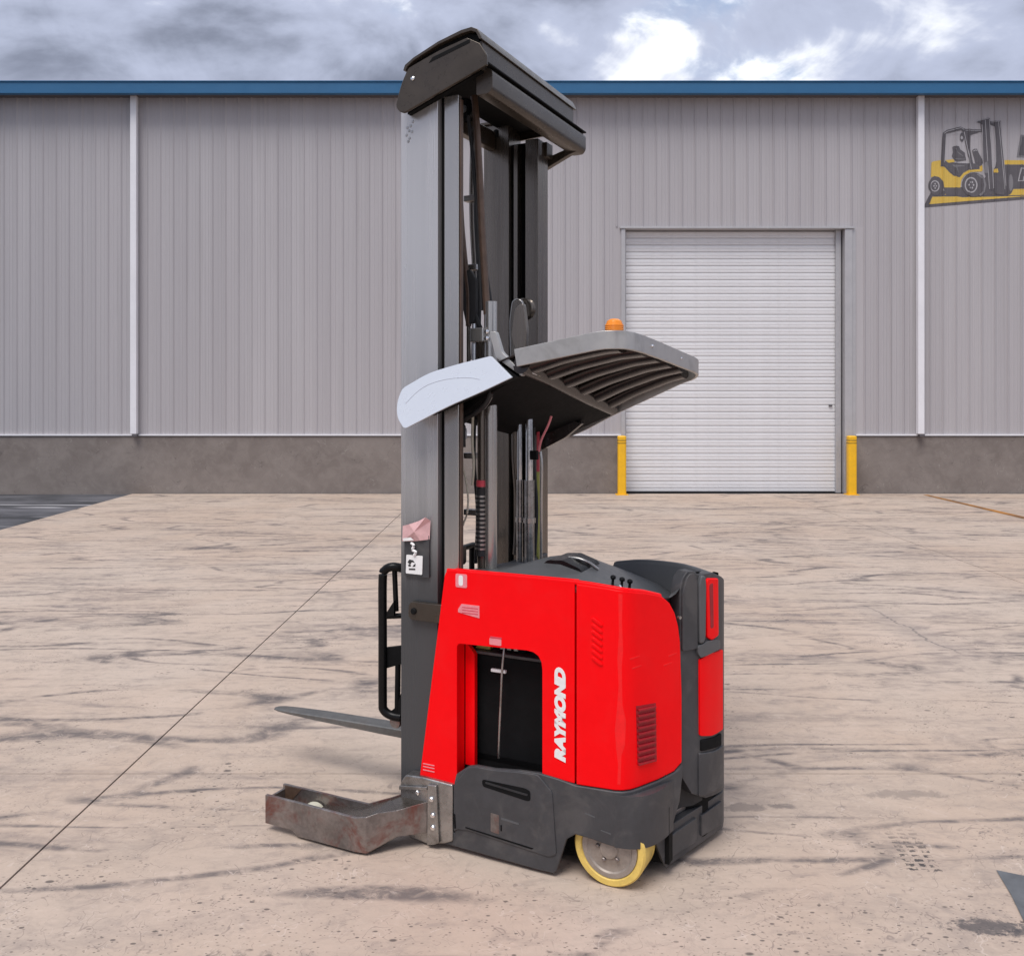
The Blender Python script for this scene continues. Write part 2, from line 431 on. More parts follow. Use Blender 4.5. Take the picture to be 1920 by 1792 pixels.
def rounded(pts, r, n=4):
    """round the corners of a 2D outline"""
    out = []; m = len(pts)
    for i in range(m):
        p = Vector(pts[i]); a = Vector(pts[i - 1]); b = Vector(pts[(i + 1) % m])
        rr = r[i] if isinstance(r, (list, tuple)) else r
        la, lb = (a - p).length, (b - p).length
        k = min(rr, la * .45, lb * .45)
        if k < 1e-4: out.append(tuple(p)); continue
        p0 = p + (a - p) / la * k; p1 = p + (b - p) / lb * k
        for j in range(n + 1):
            u = j / n; out.append(tuple((1 - u) ** 2 * p0 + 2 * u * (1 - u) * p + u * u * p1))
    return out


# ================================================================== THE SETTING
YW = 19.2                                                    # distance of the warehouse front
bm = bmesh.new(); b_box(bm, -600, 600, -300, 900, -.6, -.016)
ground = from_bm('ground', bm, 'asphalt', smooth=False); ground['kind'] = 'structure'
ground['label'] = 'dark asphalt ground around the concrete yard'

# concrete slabs with open joints
XJ = [-2.14, 5.47, 12.6, 19.0]; YJ = [-14.4, -9.6, -4.8, 0.0, 4.8, 9.5, 14.3, YW - .05]
def left_edge(y): return -8.33 + (YW - y) * .0537
def slab(xa0, xa1, xb0, xb1, y0, y1):
    bm = bmesh.new()
    lo = [bm.verts.new(p) for p in ((xa0, y0, -.13), (xb0, y0, -.13), (xb1, y1, -.13), (xa1, y1, -.13))]
    hi = [bm.verts.new((v.co.x, v.co.y, 0)) for v in lo]
    bm.faces.new(lo[::-1]); bm.faces.new(hi)
    for i in range(4): bm.faces.new((lo[i], lo[(i + 1) % 4], hi[(i + 1) % 4], hi[i]))
    return from_bm('concrete_slab', bm, 'slab_concrete', ground, smooth=False)
g1, g2 = .0065, .003
for y0, y1 in zip(YJ, YJ[1:]):
    slab(left_edge(y0), left_edge(y1), XJ[0] - g1, XJ[0] - g1, y0 + g2, y1 - g2)
    for xa, xb in zip(XJ, XJ[1:]):
        slab(xa + g1 * .7, xa + g1 * .7, xb - g1 * .7, xb - g1 * .7, y0 + g2, y1 - g2)

def sheet(name, pts, z, mat, label=None):
    me = bpy.data.meshes.new(name); me.from_pydata([(x, y, z) for x, y in pts], [], [tuple(range(len(pts)))])
    o = finish(name, me, mat, smooth=False); o['kind'] = 'structure'
    if label: o['label'] = label
    return o
sheet('painted_line', [(8.46, YW - .3), (8.44, 14.0), (8.40, 8.0), (8.62, 8.0), (8.62, 14.0), (8.56, YW - .3)], .004, 'worn_line', 'worn orange brown line on the concrete at the right edge')
sheet('ground_patch', [(2.016, 3.81), (1.975, 3.62), (1.925, 3.44), (2.02, 3.2), (2.3, 2.9), (3.0, 2.9), (3.0, 3.55), (2.5, 3.64), (2.2, 3.72)], .004, 'patch_grey', 'dark grey patch on the concrete at the lower right edge')  # flat dark grey sheet laid just above the slab

# ------------------------------------------------------------------ warehouse
WZ = lambda py: 2 + (750 - py) / 87.5
wh = thing('warehouse', 'long grey ribbed metal warehouse with blue eave trim and a roller door', 'warehouse', (0, YW, 0))
X0, X1 = -17.0, 17.0
ZP, ZE = 1.257, 8.42                                          # plinth top, underside of eave trim
DX0, DX1, DZ = 2.217, 6.90, 5.657                            # door opening
PW = .2795


def panel_mesh(h):
    # one cladding sheet: a trapezoid rib at its left edge, a flat pan with two shallow swages
    prof = [(0, 0), (.010, -.021), (.022, -.021), (.050, -.001), (.052, 0), (.118, 0), (.126, -.004), (.140, -.004), (.148, 0), (.192, 0), (.200, -.004), (.214, -.004), (.222, 0), (PW, 0)]
    me = bpy.data.meshes.new('wall_panel'); n = len(prof)
    v = [(x, y, 0) for x, y in prof] + [(x, y, h) for x, y in prof] 
    me.from_pydata(v, [], [(i, i + 1, n + i + 1, n + i) for i in range(n - 1)])
    me.materials.append(MATS['cladding']); return me


full = panel_mesh(ZE + .15 - ZP); short = panel_mesh(ZE + .15 - DZ - .05)
def cut_panel(x0, x1, z0, z1):      # a plain narrow filler beside the door
    return box('wall_panel', x0, x1, -.002, .02, z0, z1, 'cladding', wh, smooth=False)
i = 0; x = X0
while x < X1:
    over = DX0 - .10 < x + PW * .999 and x < DX1 + .16
    if over and not (x >= DX0 - .06 and x + PW <= DX1 + .12):
        # straddles a door jamb: full-height strip outside, short strip inside
        if x < DX0:
            cut_panel(x, DX0 - .10, ZP, DZ + .05)
        else:
            cut_panel(DX1 + .16, x + PW, ZP, DZ + .05)
    me = short if over else full
    o = bpy.data.objects.new('wall_panel', me); COL.objects.link(o); o.parent = wh
    o.location = (x, 0, DZ + .05 if over else ZP)
    x += PW
box('backing_wall', X0, DX0 - .16, .06, .3, .0, ZE + .12, 'cladding', wh, smooth=False)
box('backing_wall', DX1 + .2, X1, .06, .3, .0, ZE + .12, 'cladding', wh, smooth=False)
box('backing_wall', DX0 - .16, DX1 + .2, .06, .3, DZ + .05, ZE + .12, 'cladding', wh, smooth=False)
# plinth
for a, b in ((X0, DX0 - .10), (DX1 + .24, X1)):
    box('plinth', a, b, -.02, .055, -.02, ZP - .035, 'plinth_concrete', wh, bevel=.006)
    box('base_flashing', a, b, -.05, .05, ZP - .018, ZP + .012, 'white_trim', wh)
# eave
box('eave_trim', X0 - .2, X1 + .2, -.42, -.30, 8.425, 8.665, 'fascia_blue', wh, bevel=.01)
box('eave_cap', X0 - .2, X1 + .2, -.44, .4, 8.667, 8.686, 'fascia_blue', wh)
box('soffit', X0 - .2, X1 + .2, -.30, .05, 8.47, 8.51, 'mural_dark', wh)
bm = bmesh.new()
b_prism(bm, [(-.3, 8.664), (14, 9.6), (28, 8.664), (28, 8.56), (.3, 8.56), (.3, 8.6)], lambda p: (X0 - .15, p[0], p[1]), lambda p: (X1 + .15, p[0], p[1]))
from_bm('roof', bm, 'roof_metal', wh, smooth=False)
for a in (X0, X1 - .2): box('side_wall', a, a + .2, .3, 28, -.02, 8.56, 'cladding', wh, smooth=False)
box('rear_wall', X0, X1, 27.8, 28, -.02, 8.56, 'cladding', wh, smooth=False)
# downspouts
for cx in (-8.27, 8.49):
    ds = box('downspout', cx - .068, cx + .068, -.155, -.035, ZP + .02, 8.47, 'white_trim', wh, bevel=.012)
    box('outlet', cx - .03, cx + .074, -.15, -.04, ZP - .03, ZP + .02, 'mural_dark', ds)

# roller door
rd = box('roller_door', DX0, DX1, .215, .23, .0, DZ, 'door_edge', wh, smooth=False)
def slat_mesh(h):
    # curved slat profile with an interlock groove at its foot
    prof = [(.200, 0), (.200, .012), (.184, .016), (.181, h * .30), (.181, h * .42), (.186, h * .46), (.186, h * .50), (.181, h * .54), (.181, h * .8), (.184, h - .006), (.190, h)]
    me = bpy.data.meshes.new('slat'); n = len(prof)
    me.from_pydata([(DX0 + .02, y, z) for y, z in prof] + [(DX1 - .14, y, z) for y, z in prof], [], [(i, n + i, n + i + 1, i + 1) for i in range(n - 1)])
    me.materials.append(MATS['door_slat']); return me
NS = 37; zs = (DZ - .10) / NS
sm = slat_mesh(zs)
for i in range(NS):
    o = bpy.data.objects.new('slat', sm); COL.objects.link(o); o.parent = rd; o.location = (0, 0, .085 + i * zs)
box('bottom_bar', DX0 + .02, DX1 - .14, .165, .205, .03, .082, 'door_slat', rd, bevel=.006)
box('rubber_seal', DX0 + .02, DX1 - .14, .175, .2, .0, .032, 'rubber', rd)
lk = box('latch', DX1 - .27, DX1 - .20, .15, .18, 1.86, 1.90, 'mural_dark', rd)
box('guide', DX1 - .14, DX1 - .03, .10, .214, .0, DZ, 'galv', rd, bevel=.006)
box('guide', DX0 - .02, DX0 + .02, .10, .214, .0, DZ, 'galv', rd, bevel=.004)
# door surround
box('door_jamb', DX0 - .10, DX0 - .012, -.055, .214, .0, DZ, 'galv', wh, bevel=.006)
box('door_jamb', DX1 + .0, DX1 + .16, -.055, .214, .0, DZ, 'galv', wh, bevel=.006)
box('jamb_flange', DX1 + .163, DX1 + .235, -.03, .05, .0, DZ + .03, 'galv', wh)
box('door_head', DX0 - .13, DX1 + .20, -.075, .214, DZ + .003, DZ + .05, 'galv', wh, bevel=.006)

# ------------------------------------------------------------------ bollards
def bollard(cx, label):
    b = thing('bollard', label, 'bollard', (cx, 18.97, 0), 0, 'yellow posts guarding the roller door')
    hw = .09
    pts = rounded([(-hw, -hw), (hw, -hw), (hw, hw), (-hw, hw)], .05, 5)
    plan('post', pts, 0, 1.20, 'bollard_yellow', b)
    for z in (1.085, 1.145):
        k = 1.03; plan('groove_band', [(p[0] * k, p[1] * k) for p in pts], z, z + .012, 'print_black', b)
    bm = bmesh.new()
    rings = []
    for sc, z in ((1.02, 1.201), (1.02, 1.222), (.86, 1.242), (.4, 1.25)):
        rings.append([bm.verts.new((p[0] * sc, p[1] * sc, z)) for p in pts])
    for r0, r1 in zip(rings, rings[1:]):
        for j in range(len(pts)): bm.faces.new((r0[j], r0[(j + 1) % len(pts)], r1[(j + 1) % len(pts)], r1[j]))
    bm.faces.new(rings[0][::-1]); bm.faces.new(rings[-1])
    from_bm('cap', bm, 'bollard_yellow', b)
    bs_ = thing_plate = plan('base_plate', rounded([(-.13, -.13), (.13, -.13), (.13, .13), (-.13, .13)], .02), .0, .012, 'bollard_yellow', b)
bollard(2.11, 'yellow bollard at the left foot of the roller door')
bollard(6.975, 'yellow bollard at the right foot of the roller door')

# ------------------------------------------------------------------ painted logo on the cladding
sign = thing('wall_sign', 'faded yellow and grey forklift logo painted on the cladding beside the right downspout', 'sign', (0, YW, 0))
def rib_y(x):
    q = (x - X0) % PW
    prof = [(0, 0), (.010, -.021), (.022, -.021), (.050, -.001), (.052, 0), (.118, 0), (.126, -.004), (.140, -.004), (.148, 0), (.192, 0), (.200, -.004), (.214, -.004), (.222, 0), (PW, 0)]
    for (a, b), (c, d) in zip(prof, prof[1:]):
        if a <= q <= c: return b + (d - b) * (q - a) / (c - a)
    return 0
ribs = [0, .010, .022, .050, .118, .126, .140, .148, .192, .200, .214, .222]
def L2W(p): return (8.0114 + p[0] / (6.6375 * 87.5), 8.857 - p[1] / (6.6375 * 87.5))
def mural(name, pts, layer, mat, raw=False):
    q = [L2W(p) for p in pts]
    bm = bmesh.new(); bm.faces.new([bm.verts.new((a, 0, b)) for a, b in q]).normal_update()
    xs = [a for a, b in q]; k0 = int((min(xs) - X0) // PW); k1 = int((max(xs) - X0) // PW)
    bmesh.ops.triangulate(bm, faces=bm.faces[:])
    for k in range(k0, k1 + 1):
        for r_ in ribs:
            xx = X0 + k * PW + r_
            if min(xs) < xx < max(xs):
                bmesh.ops.bisect_plane(bm, geom=bm.verts[:] + bm.edges[:] + bm.faces[:], plane_co=(xx, 0, 0), plane_no=(1, 0, 0))
    for v in bm.verts: v.co.y = rib_y(v.co.x) - .0025 - .0012 * layer
    for f in bm.faces:
        f.normal_update()
        if f.normal.y > 0: f.normal_flip()
    me = bpy.data.meshes.new(name); bm.to_mesh(me); bm.free()
    return finish(name, me, mat, sign, smooth=False)
def ell(cx, cy, rx, ry, n=28, a0=0): return [(cx + rx * math.cos(2 * math.pi * i / n), cy + ry * math.sin(2 * math.pi * i / n)) for i in range(n)]
def stroke(pts, wd):
    L, Rr = [], []
    for i, p in enumerate(pts):
        a = Vector(pts[max(i - 1, 0)]); b = Vector(pts[min(i + 1, len(pts) - 1)]); d = (b - a).normalized(); nn = Vector((-d.y, d.x)) * wd / 2
        L.append(tuple(Vector(p) + nn)); Rr.append(tuple(Vector(p) - nn))
    return L + Rr[::-1]
mural('shadow_stripe', [(335, 1592), (440, 1380), (1100, 1380), (1400, 1370), (2500, 1340), (2500, 1415), (1593, 1490)], 0, 'mural_dark')
mural('yellow_stripe', [(408, 1548), (452, 1455), (760, 1452), (830, 1462), (2500, 1425), (2500, 1385), (1593, 1450)], 1, 'mural_yellow')
for p in ([(605, 1430), (640, 1385), (735, 1385), (765, 1425)], [(1085, 1430), (1110, 1385), (1195, 1385), (1215, 1425)], [(1390, 1437), (1465, 1360), (2500, 1345), (2500, 1412)]):
    mural('yellow_stripe', p, 1, 'mural_yellow')
mural('name_band', [(1345, 1058), (2500, 1058), (2500, 1338), (1360, 1358)], 1, 'mural_dark')
mural('yellow_band', [(1345, 1000), (2500, 1000), (2500, 1054), (1345, 1054)], 1, 'mural_yellow')
mural('letter_outline', [(1498, 968), (1548, 686), (1660, 686), (1660, 968)], 1, 'mural_mid')
mural('letter_fill', [(1524, 944), (1566, 708), (1660, 708), (1660, 944)], 2, 'mural_dark')
mural('letter_outline', [(1515, 1262), (1548, 1096), (1720, 1096), (1712, 1140), (1612, 1140), (1607, 1165), (1690, 1165), (1682, 1206), (1598, 1206), (1587, 1262)], 2, 'mural_light')
mural('letter_fill', [(1530, 1252), (1559, 1106), (1708, 1106), (1704, 1130), (1600, 1130), (1592, 1175), (1678, 1175), (1674, 1196), (1587, 1196), (1576, 1252)], 3, 'mural_dark')
# the drawn truck
mural('far_tyre', ell(1400, 1290, 64, 142), 2, 'mural_dark')
mural('far_tyre_tread', ell(1425, 1280, 30, 105), 3, 'mural_mid')
mural('chassis', [(590, 1340), (1000, 1330), (1160, 1160), (1230, 1160), (1230, 1420), (1100, 1440), (620, 1435)], 2, 'mural_dark')
mural('truck_body', [(430, 1215), (440, 1030), (460, 1015), (555, 1000), (555, 1078), (605, 1088), (660, 1150), (715, 1195), (790, 1215), (840, 1158), (900, 1125), (1040, 1112), (1040, 1080), (1065, 1065), (1072, 1130), (1060, 1142), (930, 1147), (850, 1190), (810, 1250), (800, 1340), (600, 1340), (575, 1270), (530, 1215), (480, 1198)], 3, 'mural_yellow')
mural('cab_floor', [(562, 1072), (600, 1000), (640, 1030), (860, 1040), (1062, 1045), (1062, 1062), (1036, 1076), (1036, 1108), (900, 1120), (838, 1153), (790, 1210), (715, 1190), (662, 1145), (607, 1082)], 4, 'mural_dark')
mural('floor_glint', [(690, 1055), (850, 1068), (850, 1076), (762, 1082), (778, 1160), (748, 1100)], 5, 'mural_mid')
mural('seat_base', [(612, 1000), (712, 990), (730, 1022), (650, 1035)], 5, 'mural_yellow')
mural('seat', [(700, 840), (715, 825), (780, 825), (800, 870), (852, 905), (872, 1000), (740, 1018), (693, 950), (708, 900)], 5, 'mural_dark')
mural('seat_glint', stroke([(735, 850), (765, 900), (830, 950)], 10), 6, 'mural_mid'); mural('seat_glint', stroke([(735, 985), (860, 990)], 9), 6, 'mural_mid')
mural('dashboard', [(945, 885), (965, 862), (1005, 858), (1015, 890), (1055, 960), (1080, 1045), (985, 1040)], 5, 'mural_dark')
mural('steering_glint', stroke([(960, 890), (985, 875), (1005, 880)], 10), 6, 'mural_light')
mural('cab_frame', stroke([(574, 1080), (597, 668), (640, 645), (800, 606), (838, 622), (862, 690), (950, 1115)], 44), 6, 'mural_dark')
mural('cab_frame_edge', stroke([(592, 670), (640, 640), (805, 598), (845, 618)], 7), 7, 'mural_light')
mural('cab_frame_edge', stroke([(846, 650), (890, 860), (934, 1112)], 8), 7, 'mural_light')
mural('cab_frame_edge', stroke([(602, 1030), (622, 690), (780, 668)], 6), 7, 'mural_light')
mural('roof_bar', [(855, 612), (1060, 620), (1060, 648), (870, 655)], 5, 'mural_dark')
mural('roof_bar_edge', stroke([(862, 630), (1058, 633)], 6), 6, 'mural_light')
mural('roof_shade', [(868, 656), (1040, 652), (925, 690), (918, 900), (880, 740)], 5, 'mural_dark')
mural('lamp', ell(818, 715, 26, 58, 18), 7, 'mural_dark'); mural('lamp_lens', ell(815, 722, 15, 22, 14), 8, 'mural_light')
mural('mast', [(1048, 545), (1003, 532), (1008, 512), (1150, 472), (1166, 476), (1190, 900), (1218, 1372), (1160, 1368), (1100, 1160), (1078, 800)], 7, 'mural_dark')
mural('mast', [(1168, 520), (1300, 508), (1332, 900), (1372, 1400), (1330, 1435), (1225, 1420), (1205, 1150), (1250, 1010), (1222, 580), (1172, 562)], 6, 'mural_dark')
for a in ([(1108, 500), (1130, 900), (1160, 1360)], [(1158, 490), (1186, 900), (1212, 1350)], [(1062, 560), (1082, 1010)], [(1005, 528), (1012, 514), (1160, 478)]):
    mural('mast_edge', stroke(a, 7), 8, 'mural_light')
for a in ([(1272, 520), (1310, 900), (1352, 1360)], [(1292, 520), (1332, 900), (1365, 1320)], [(1180, 530), (1296, 514)], [(1215, 590), (1245, 980)]):
    mural('mast_edge', stroke(a, 6), 7, 'mural_light')
mural('tilt_cylinder', [(1100, 1035), (1140, 1015), (1143, 1160), (1098, 1160)], 8, 'mural_mid')
mural('fender_lamp', [(1210, 1115), (1262, 1105), (1272, 1150), (1255, 1158), (1212, 1155)], 8, 'mural_yellow')
mural('rear_tyre', ell(495, 1320, 95, 118), 4, 'mural_dark'); mural('rear_rim', ell(482, 1322, 58, 70), 5, 'mural_light'); mural('rear_rim_face', ell(480, 1322, 46, 58), 6, 'mural_dark')
for q in range(4): mural('rim_hole', ell(484 + 14 * math.cos(q * 1.57), 1322 + 26 * math.sin(q * 1.57), 9, 11, 10), 7, 'mural_light')
mural('front_tyre', ell(968, 1305, 152, 150), 8, 'mural_dark'); mural('tyre_tread', stroke([(1010, 1170), (1085, 1230), (1108, 1310), (1090, 1390), (1040, 1440)], 26), 9, 'mural_mid')
mural('front_rim', ell(930, 1310, 80, 98), 9, 'mural_light'); mural('front_rim_face', ell(930, 1310, 64, 82), 10, 'mural_dark')
for q in range(6): mural('rim_hole', ell(932 + 28 * math.cos(q * 1.047), 1310 + 40 * math.sin(q * 1.047), 10, 13, 10), 11, 'mural_light')

# ================================================================== THE REACH TRUCK
# local axes: x runs to the truck's rear, y across it (0 = the near side), z up
RT = thing('reach_truck', 'red and charcoal stand-up reach truck with tall steel mast, parked on the concrete yard', 'forklift', (.351, 3.66, 0), R(-26))
P = RT

# plan line of the near side: straight flank, then the chamfered rear corner, then the rear post
PATH = [(-1.1, 0), (.03, 0), (.06, .008), (.085, .028), (.105, .06), (.22, .29), (.262, .352), (.30, .415), (.33, .49), (.343, .55), (.345, .6), (.325, .68), (.26, .80), (.15, .90)]
CUM = [-1.1]
for a, b in zip(PATH, PATH[1:]): CUM.append(CUM[-1] + math.hypot(b[0] - a[0], b[1] - a[1]))
def wrap(u, off=0.0):
    for i in range(len(PATH) - 1):
        if u <= CUM[i + 1] or i == len(PATH) - 2:
            k = (u - CUM[i]) / (CUM[i + 1] - CUM[i]); a, b = Vector(PATH[i]), Vector(PATH[i + 1])
            p = a + (b - a) * k
            def nrm(j):
                d = (Vector(PATH[j + 1]) - Vector(PATH[j])).normalized(); return Vector((d.y, -d.x))
            n0 = nrm(i); n1 = nrm(min(i + 1, len(PATH) - 2)); nm = nrm(max(i - 1, 0))
            n = ((nm + n0) * .5 * (1 - k) + (n0 + n1) * .5 * k).normalized()
            return p + n * off
def skin(name, pts, off, depth, mat, parent=P, bevel=.006, **kw):
    """outline in (u along the flank, z) wrapped round the body; 'off' = how proud it stands, 'depth' = thickness inward"""
    bm = bmesh.new(); f = bm.faces.new([bm.verts.new((u, 0, z)) for u, z in pts]); f.normal_update()
    us = [u for u, z in pts]
    for c in CUM:
        if min(us) + 1e-4 < c < max(us) - 1e-4:
            bmesh.ops.bisect_plane(bm, geom=bm.verts[:] + bm.edges[:] + bm.faces[:], plane_co=(c, 0, 0), plane_no=(1, 0, 0))
    bmesh.ops.recalc_face_normals(bm, faces=bm.faces[:])
    uv = {v: (v.co.x, v.co.z) for v in bm.verts}
    r = bmesh.ops.extrude_face_region(bm, geom=bm.faces[:])
    back = [g for g in r['geom'] if isinstance(g, bmesh.types.BMVert)]
    for v in back: uv[v] = (v.co.x, v.co.z)
    bset = set(back)
    for v in bm.verts:
        u, z = uv[v]; q = wrap(u, off - depth if v in bset else off); v.co = (q.x, q.y, z)
    return from_bm(name, bm, mat, P if parent is None else parent, bevel=bevel, **kw)

# --- body core (hidden framework behind the skins)
plan('chassis_core', [(-.78, .13), (-.02, .13), (.07, .16), (.17, .36), (.27, .50), (.29, .62), (.20, .78), (.05, .93), (-.78, .93)], .06, .40, 'black', P)
plan('drive_housing', [(-.28, .05), (.02, .05), (.06, .09), (.15, .29), (.12, .50), (-.28, .50)], .40, 1.06, 'black', P)
box('front_bulkhead', -.80, -.72, .12, 1.0, .05, 1.17, 'charcoal', P, bevel=.01)

# --- red near-side panel with the battery opening
fp = rounded([(-.772, 1.240), (-.148, 1.242), (-.148, .408), (-.296, .418), (-.296, .935), (-.712, .922), (-.712, .268), (-.912, .258)], [.025, .003, .003, .003, .075, .02, .003, .003])
side_panel = skin('side_panel', fp, 0, .075, 'red', bevel=.009)
# rear drive cover
dc = [(-.140, 1.238), (0, 1.232), (.067, 1.226), (.177, 1.206), (.271, 1.180), (.318, 1.146), (.350, 1.10), (.372, 1.04), (.384, .97), (.394, .747), (.394, .455), (.345, .428), (.25, .418), (.071, .415), (-.140, .405)]
cover = skin('drive_cover', dc, .004, .05, 'red', bevel=.010)
# rolled lip along the top of both panels
lip = [Vector((*wrap(u, -.010), z)) for u, z in [(-.765, 1.238), (-.4, 1.241), (-.14, 1.241), (0, 1.233), (.067, 1.226), (.12, 1.217), (.177, 1.206), (.271, 1.178)]]
tube('panel_lip', lip, .011, 'red', P, n=8, sub=3)
# louvres
for i in range(7):
    z = 1.096 - i * .0268
    skin('louvre', rounded([(-.072, z + .012), (-.060, z + .012), (-.020, z - .012), (-.024, z - .021), (-.036, z - .019), (-.070, z + .002)], .004, 2), .011, .012, 'red', cover, bevel=.003)
skin('louvre_recess', [(.120, .752), (.232, .742), (.238, .500), (.128, .512)], .006, .004, 'red_dark', cover, bevel=.0)  # dark red on recess and lower louvres puts the slots' shade into the colour
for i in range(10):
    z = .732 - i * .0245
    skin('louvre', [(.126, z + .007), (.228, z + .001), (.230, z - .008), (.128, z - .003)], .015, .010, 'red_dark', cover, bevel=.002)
for (u, z) in ((.09, .945), (.10, .905), (.31, .92), (.28, .885)):
    skin('scuff', [(u, z), (u + .05, z + .006), (u + .05, z + .010), (u, z + .006)], .0048, .001, 'red_wear_highlight', cover, bevel=0)
skin('crease_highlight_wear', [(.040, .44), (.052, .44), (.056, .56), (.070, .60), (.074, .70), (.060, .76), (.057, .92), (.062, .98), (.058, 1.10), (.060, 1.212), (.044, 1.214), (.046, 1.05), (.040, .95), (.045, .84), (.038, .74), (.030, .66), (.036, .58), (.043, .52)], .0046, .0012, 'red_wear_highlight', cover, bevel=0)  # highlight on the bend painted as a lighter red strip, with some scuffing
tube('corner_screw', [(*wrap(.378, -.004), 1.075), (*wrap(.378, .010), 1.075)], .007, 'zinc', cover, curve=False)

# --- battery bay: black battery, cable, tray, return faces
box('battery', -.69, -.30, .13, .80, .36, .855, 'black', P, bevel=.012)
box('battery_lid', -.700, -.298, .10, .80, .857, .872, 'charcoal', P, bevel=.004)
box('connector_block', -.585, -.440, .14, .24, .873, .925, 'black', P, bevel=.006)
for k in range(6): box('terminal', -.565 + (k % 3) * .034, -.545 + (k % 3) * .034, .133, .139, .882 + (k // 3) * .02, .893 + (k // 3) * .02, 'zinc', P)
side('warning_flag', [(-.690, .874), (-.615, .874), (-.612, .922), (-.660, .918)], .13, .16, 'olive', P)
side('bay_brace', [(-.42, .880), (-.33, .872), (-.35, .915), (-.385, .925)], .16, .2, 'charcoal', P)
tube('battery_cable', [(-.510, .075, .945), (-.512, .06, .87), (-.516, .055, .80), (-.518, .05, .70), (-.528, .055, .55), (-.540, .07, .42)], .0055, 'zinc', P, n=8)
box('battery_label', -.590, -.516, .088, .104, .789, .803, 'white', P, bevel=.003)
side('bay_return', [(-.712, .36), (-.665, .36), (-.665, .86), (-.712, .915)], .076, .10, 'red', P)

# --- lettering, bottom to top on the right leg of the panel
def text_mesh(s, size, shear=0.0, offset=0.0, extrude=.0008):
    cu = bpy.data.curves.new('lettering', 'FONT'); cu.body = s; cu.size = size; cu.shear = shear; cu.offset = offset; cu.extrude = extrude
    cu.align_x = 'LEFT'; cu.resolution_u = 4
    ob = bpy.data.objects.new('tmp', cu); COL.objects.link(ob)
    dg = bpy.context.evaluated_depsgraph_get(); me = bpy.data.meshes.new_from_object(ob.evaluated_get(dg))
    bpy.data.objects.remove(ob); return me
me = text_mesh('RAYMOND', .068, .24, .0052)
xs = [v.co.x for v in me.vertices]; ys = [v.co.y for v in me.vertices]
x0, x1, y0, y1 = min(xs), max(xs), min(ys), max(ys)
for v in me.vertices:
    a = (v.co.x - x0) / (x1 - x0); b = (v.co.y - y0) / (y1 - y0); d = v.co.z
    v.co = (-.187 - b * .052, -.0016 - d, .487 + a * .394)
me.materials.clear(); lt = finish('lettering', me, 'white', side_panel, smooth=False)

def decal(name, s0, s1, z0, z1, mat, parent, off=-.0022, r=.004):
    return side(name, rounded([(s0, z0), (s1, z0), (s1, z1), (s0, z1)], r, 3), off, -.0002, mat, parent)
a = decal('sticker', -.718, -.660, 1.172, 1.232, 'sticker_pink', side_panel, r=.008); decal('sticker_window', -.702, -.680, 1.180, 1.226, 'white', side_panel, -.0030, .010)
side('sticker', [(-.705, 1.075), (-.688, 1.100), (-.598, 1.100), (-.598, 1.046), (-.705, 1.062)], -.0022, -.0002, 'sticker_pink', side_panel)
for k in range(3): decal('sticker_line', -.684, -.604, 1.060 + k * .012, 1.064 + k * .012, 'sticker_red', side_panel, -.0028, .001)
decal('sticker', -.548, -.490, .938, .966, 'sticker_pink', side_panel); decal('sticker_line', -.545, -.488, .968, .974, 'sticker_red', side_panel)
for z in (.330, .345, .358): decal('sticker_line', -.888, -.828, z, z + .004, 'sticker_pink', side_panel, r=.001)

# --- charcoal skirt
sk = [(-.722, .305), (-.712, .345), (-.650, .392), (-.610, .402), (-.52, .404), (-.40, .418), (-.31, .424), (-.22, .416), (-.14, .404), (.071, .413), (.25, .416), (.345, .426), (.394, .45), (.394, .405), (.375, .296), (.319, .176), (.303, .031), (.285, .045), (.224, .172), (.19, .186), (.117, .190), (.07, .188), (.023, .186), (-.03, .190), (-.07, .196), (-.142, .200), (-.180, .172), (-.225, .035), (-.238, .016), (-.30, .014), (-.786, .026), (-.786, .075), (-.720, .085)]
skirt = skin('skirt', sk, .010, .022, 'charcoal', bevel=.007)
plan('wheel_fender', rounded([(.030, -.0105), (.085, -.004), (.135, .022), (.170, .070), (.195, .15), (.205, .24), (.16, .22), (.10, .06), (.03, .02)], [.002, .03, .03, .03, .03, .002, .002, .01, .002], 3), .186, .398, 'charcoal', P, bevel=.006)
# battery gate: raised panel with a grip slot and a lower sill
gate = skin('battery_gate', rounded([(-.722, .088), (-.722, .300), (-.650, .390), (-.610, .400), (-.52, .402), (-.40, .415), (-.312, .420), (-.245, .36), (-.225, .10), (-.26, .082), (-.33, .088), (-.64, .112), (-.705, .106)], .012, 2), .016, .012, 'charcoal', bevel=.006)
skin('grip_slot', rounded([(-.578, .352), (-.575, .322), (-.36, .300), (-.345, .305), (-.345, .344), (-.37, .352)], .012, 3), .0175, .004, 'black', gate, bevel=0)
skin('grip_lip', rounded([(-.560, .337), (-.36, .322), (-.355, .330), (-.56, .346)], .003, 2), .0195, .002, 'rubber', gate, bevel=0)
skin('seam', [(-.722, .175), (-.712, .172), (-.708, .112), (-.716, .108)], .0175, .004, 'black', gate, bevel=0)
skin('sill_groove', [(-.66, .128), (-.66, .123), (-.34, .100), (-.33, .106)], .0178, .004, 'black', gate, bevel=0)
skin('worn_label', rounded([(-.535, .215), (-.495, .213), (-.495, .13), (-.535, .135)], .004), .0172, .002, 'worn_steel', gate, bevel=0)
skin('worn_label', rounded([(-.485, .205), (-.40, .198), (-.40, .190), (-.485, .196)], .002), .0172, .002, 'cowl_grey', gate, bevel=0)
skin('keyhole', [(-.487, .172), (-.481, .172), (-.481, .148), (-.487, .148)], .0185, .004, 'black', gate, bevel=0)
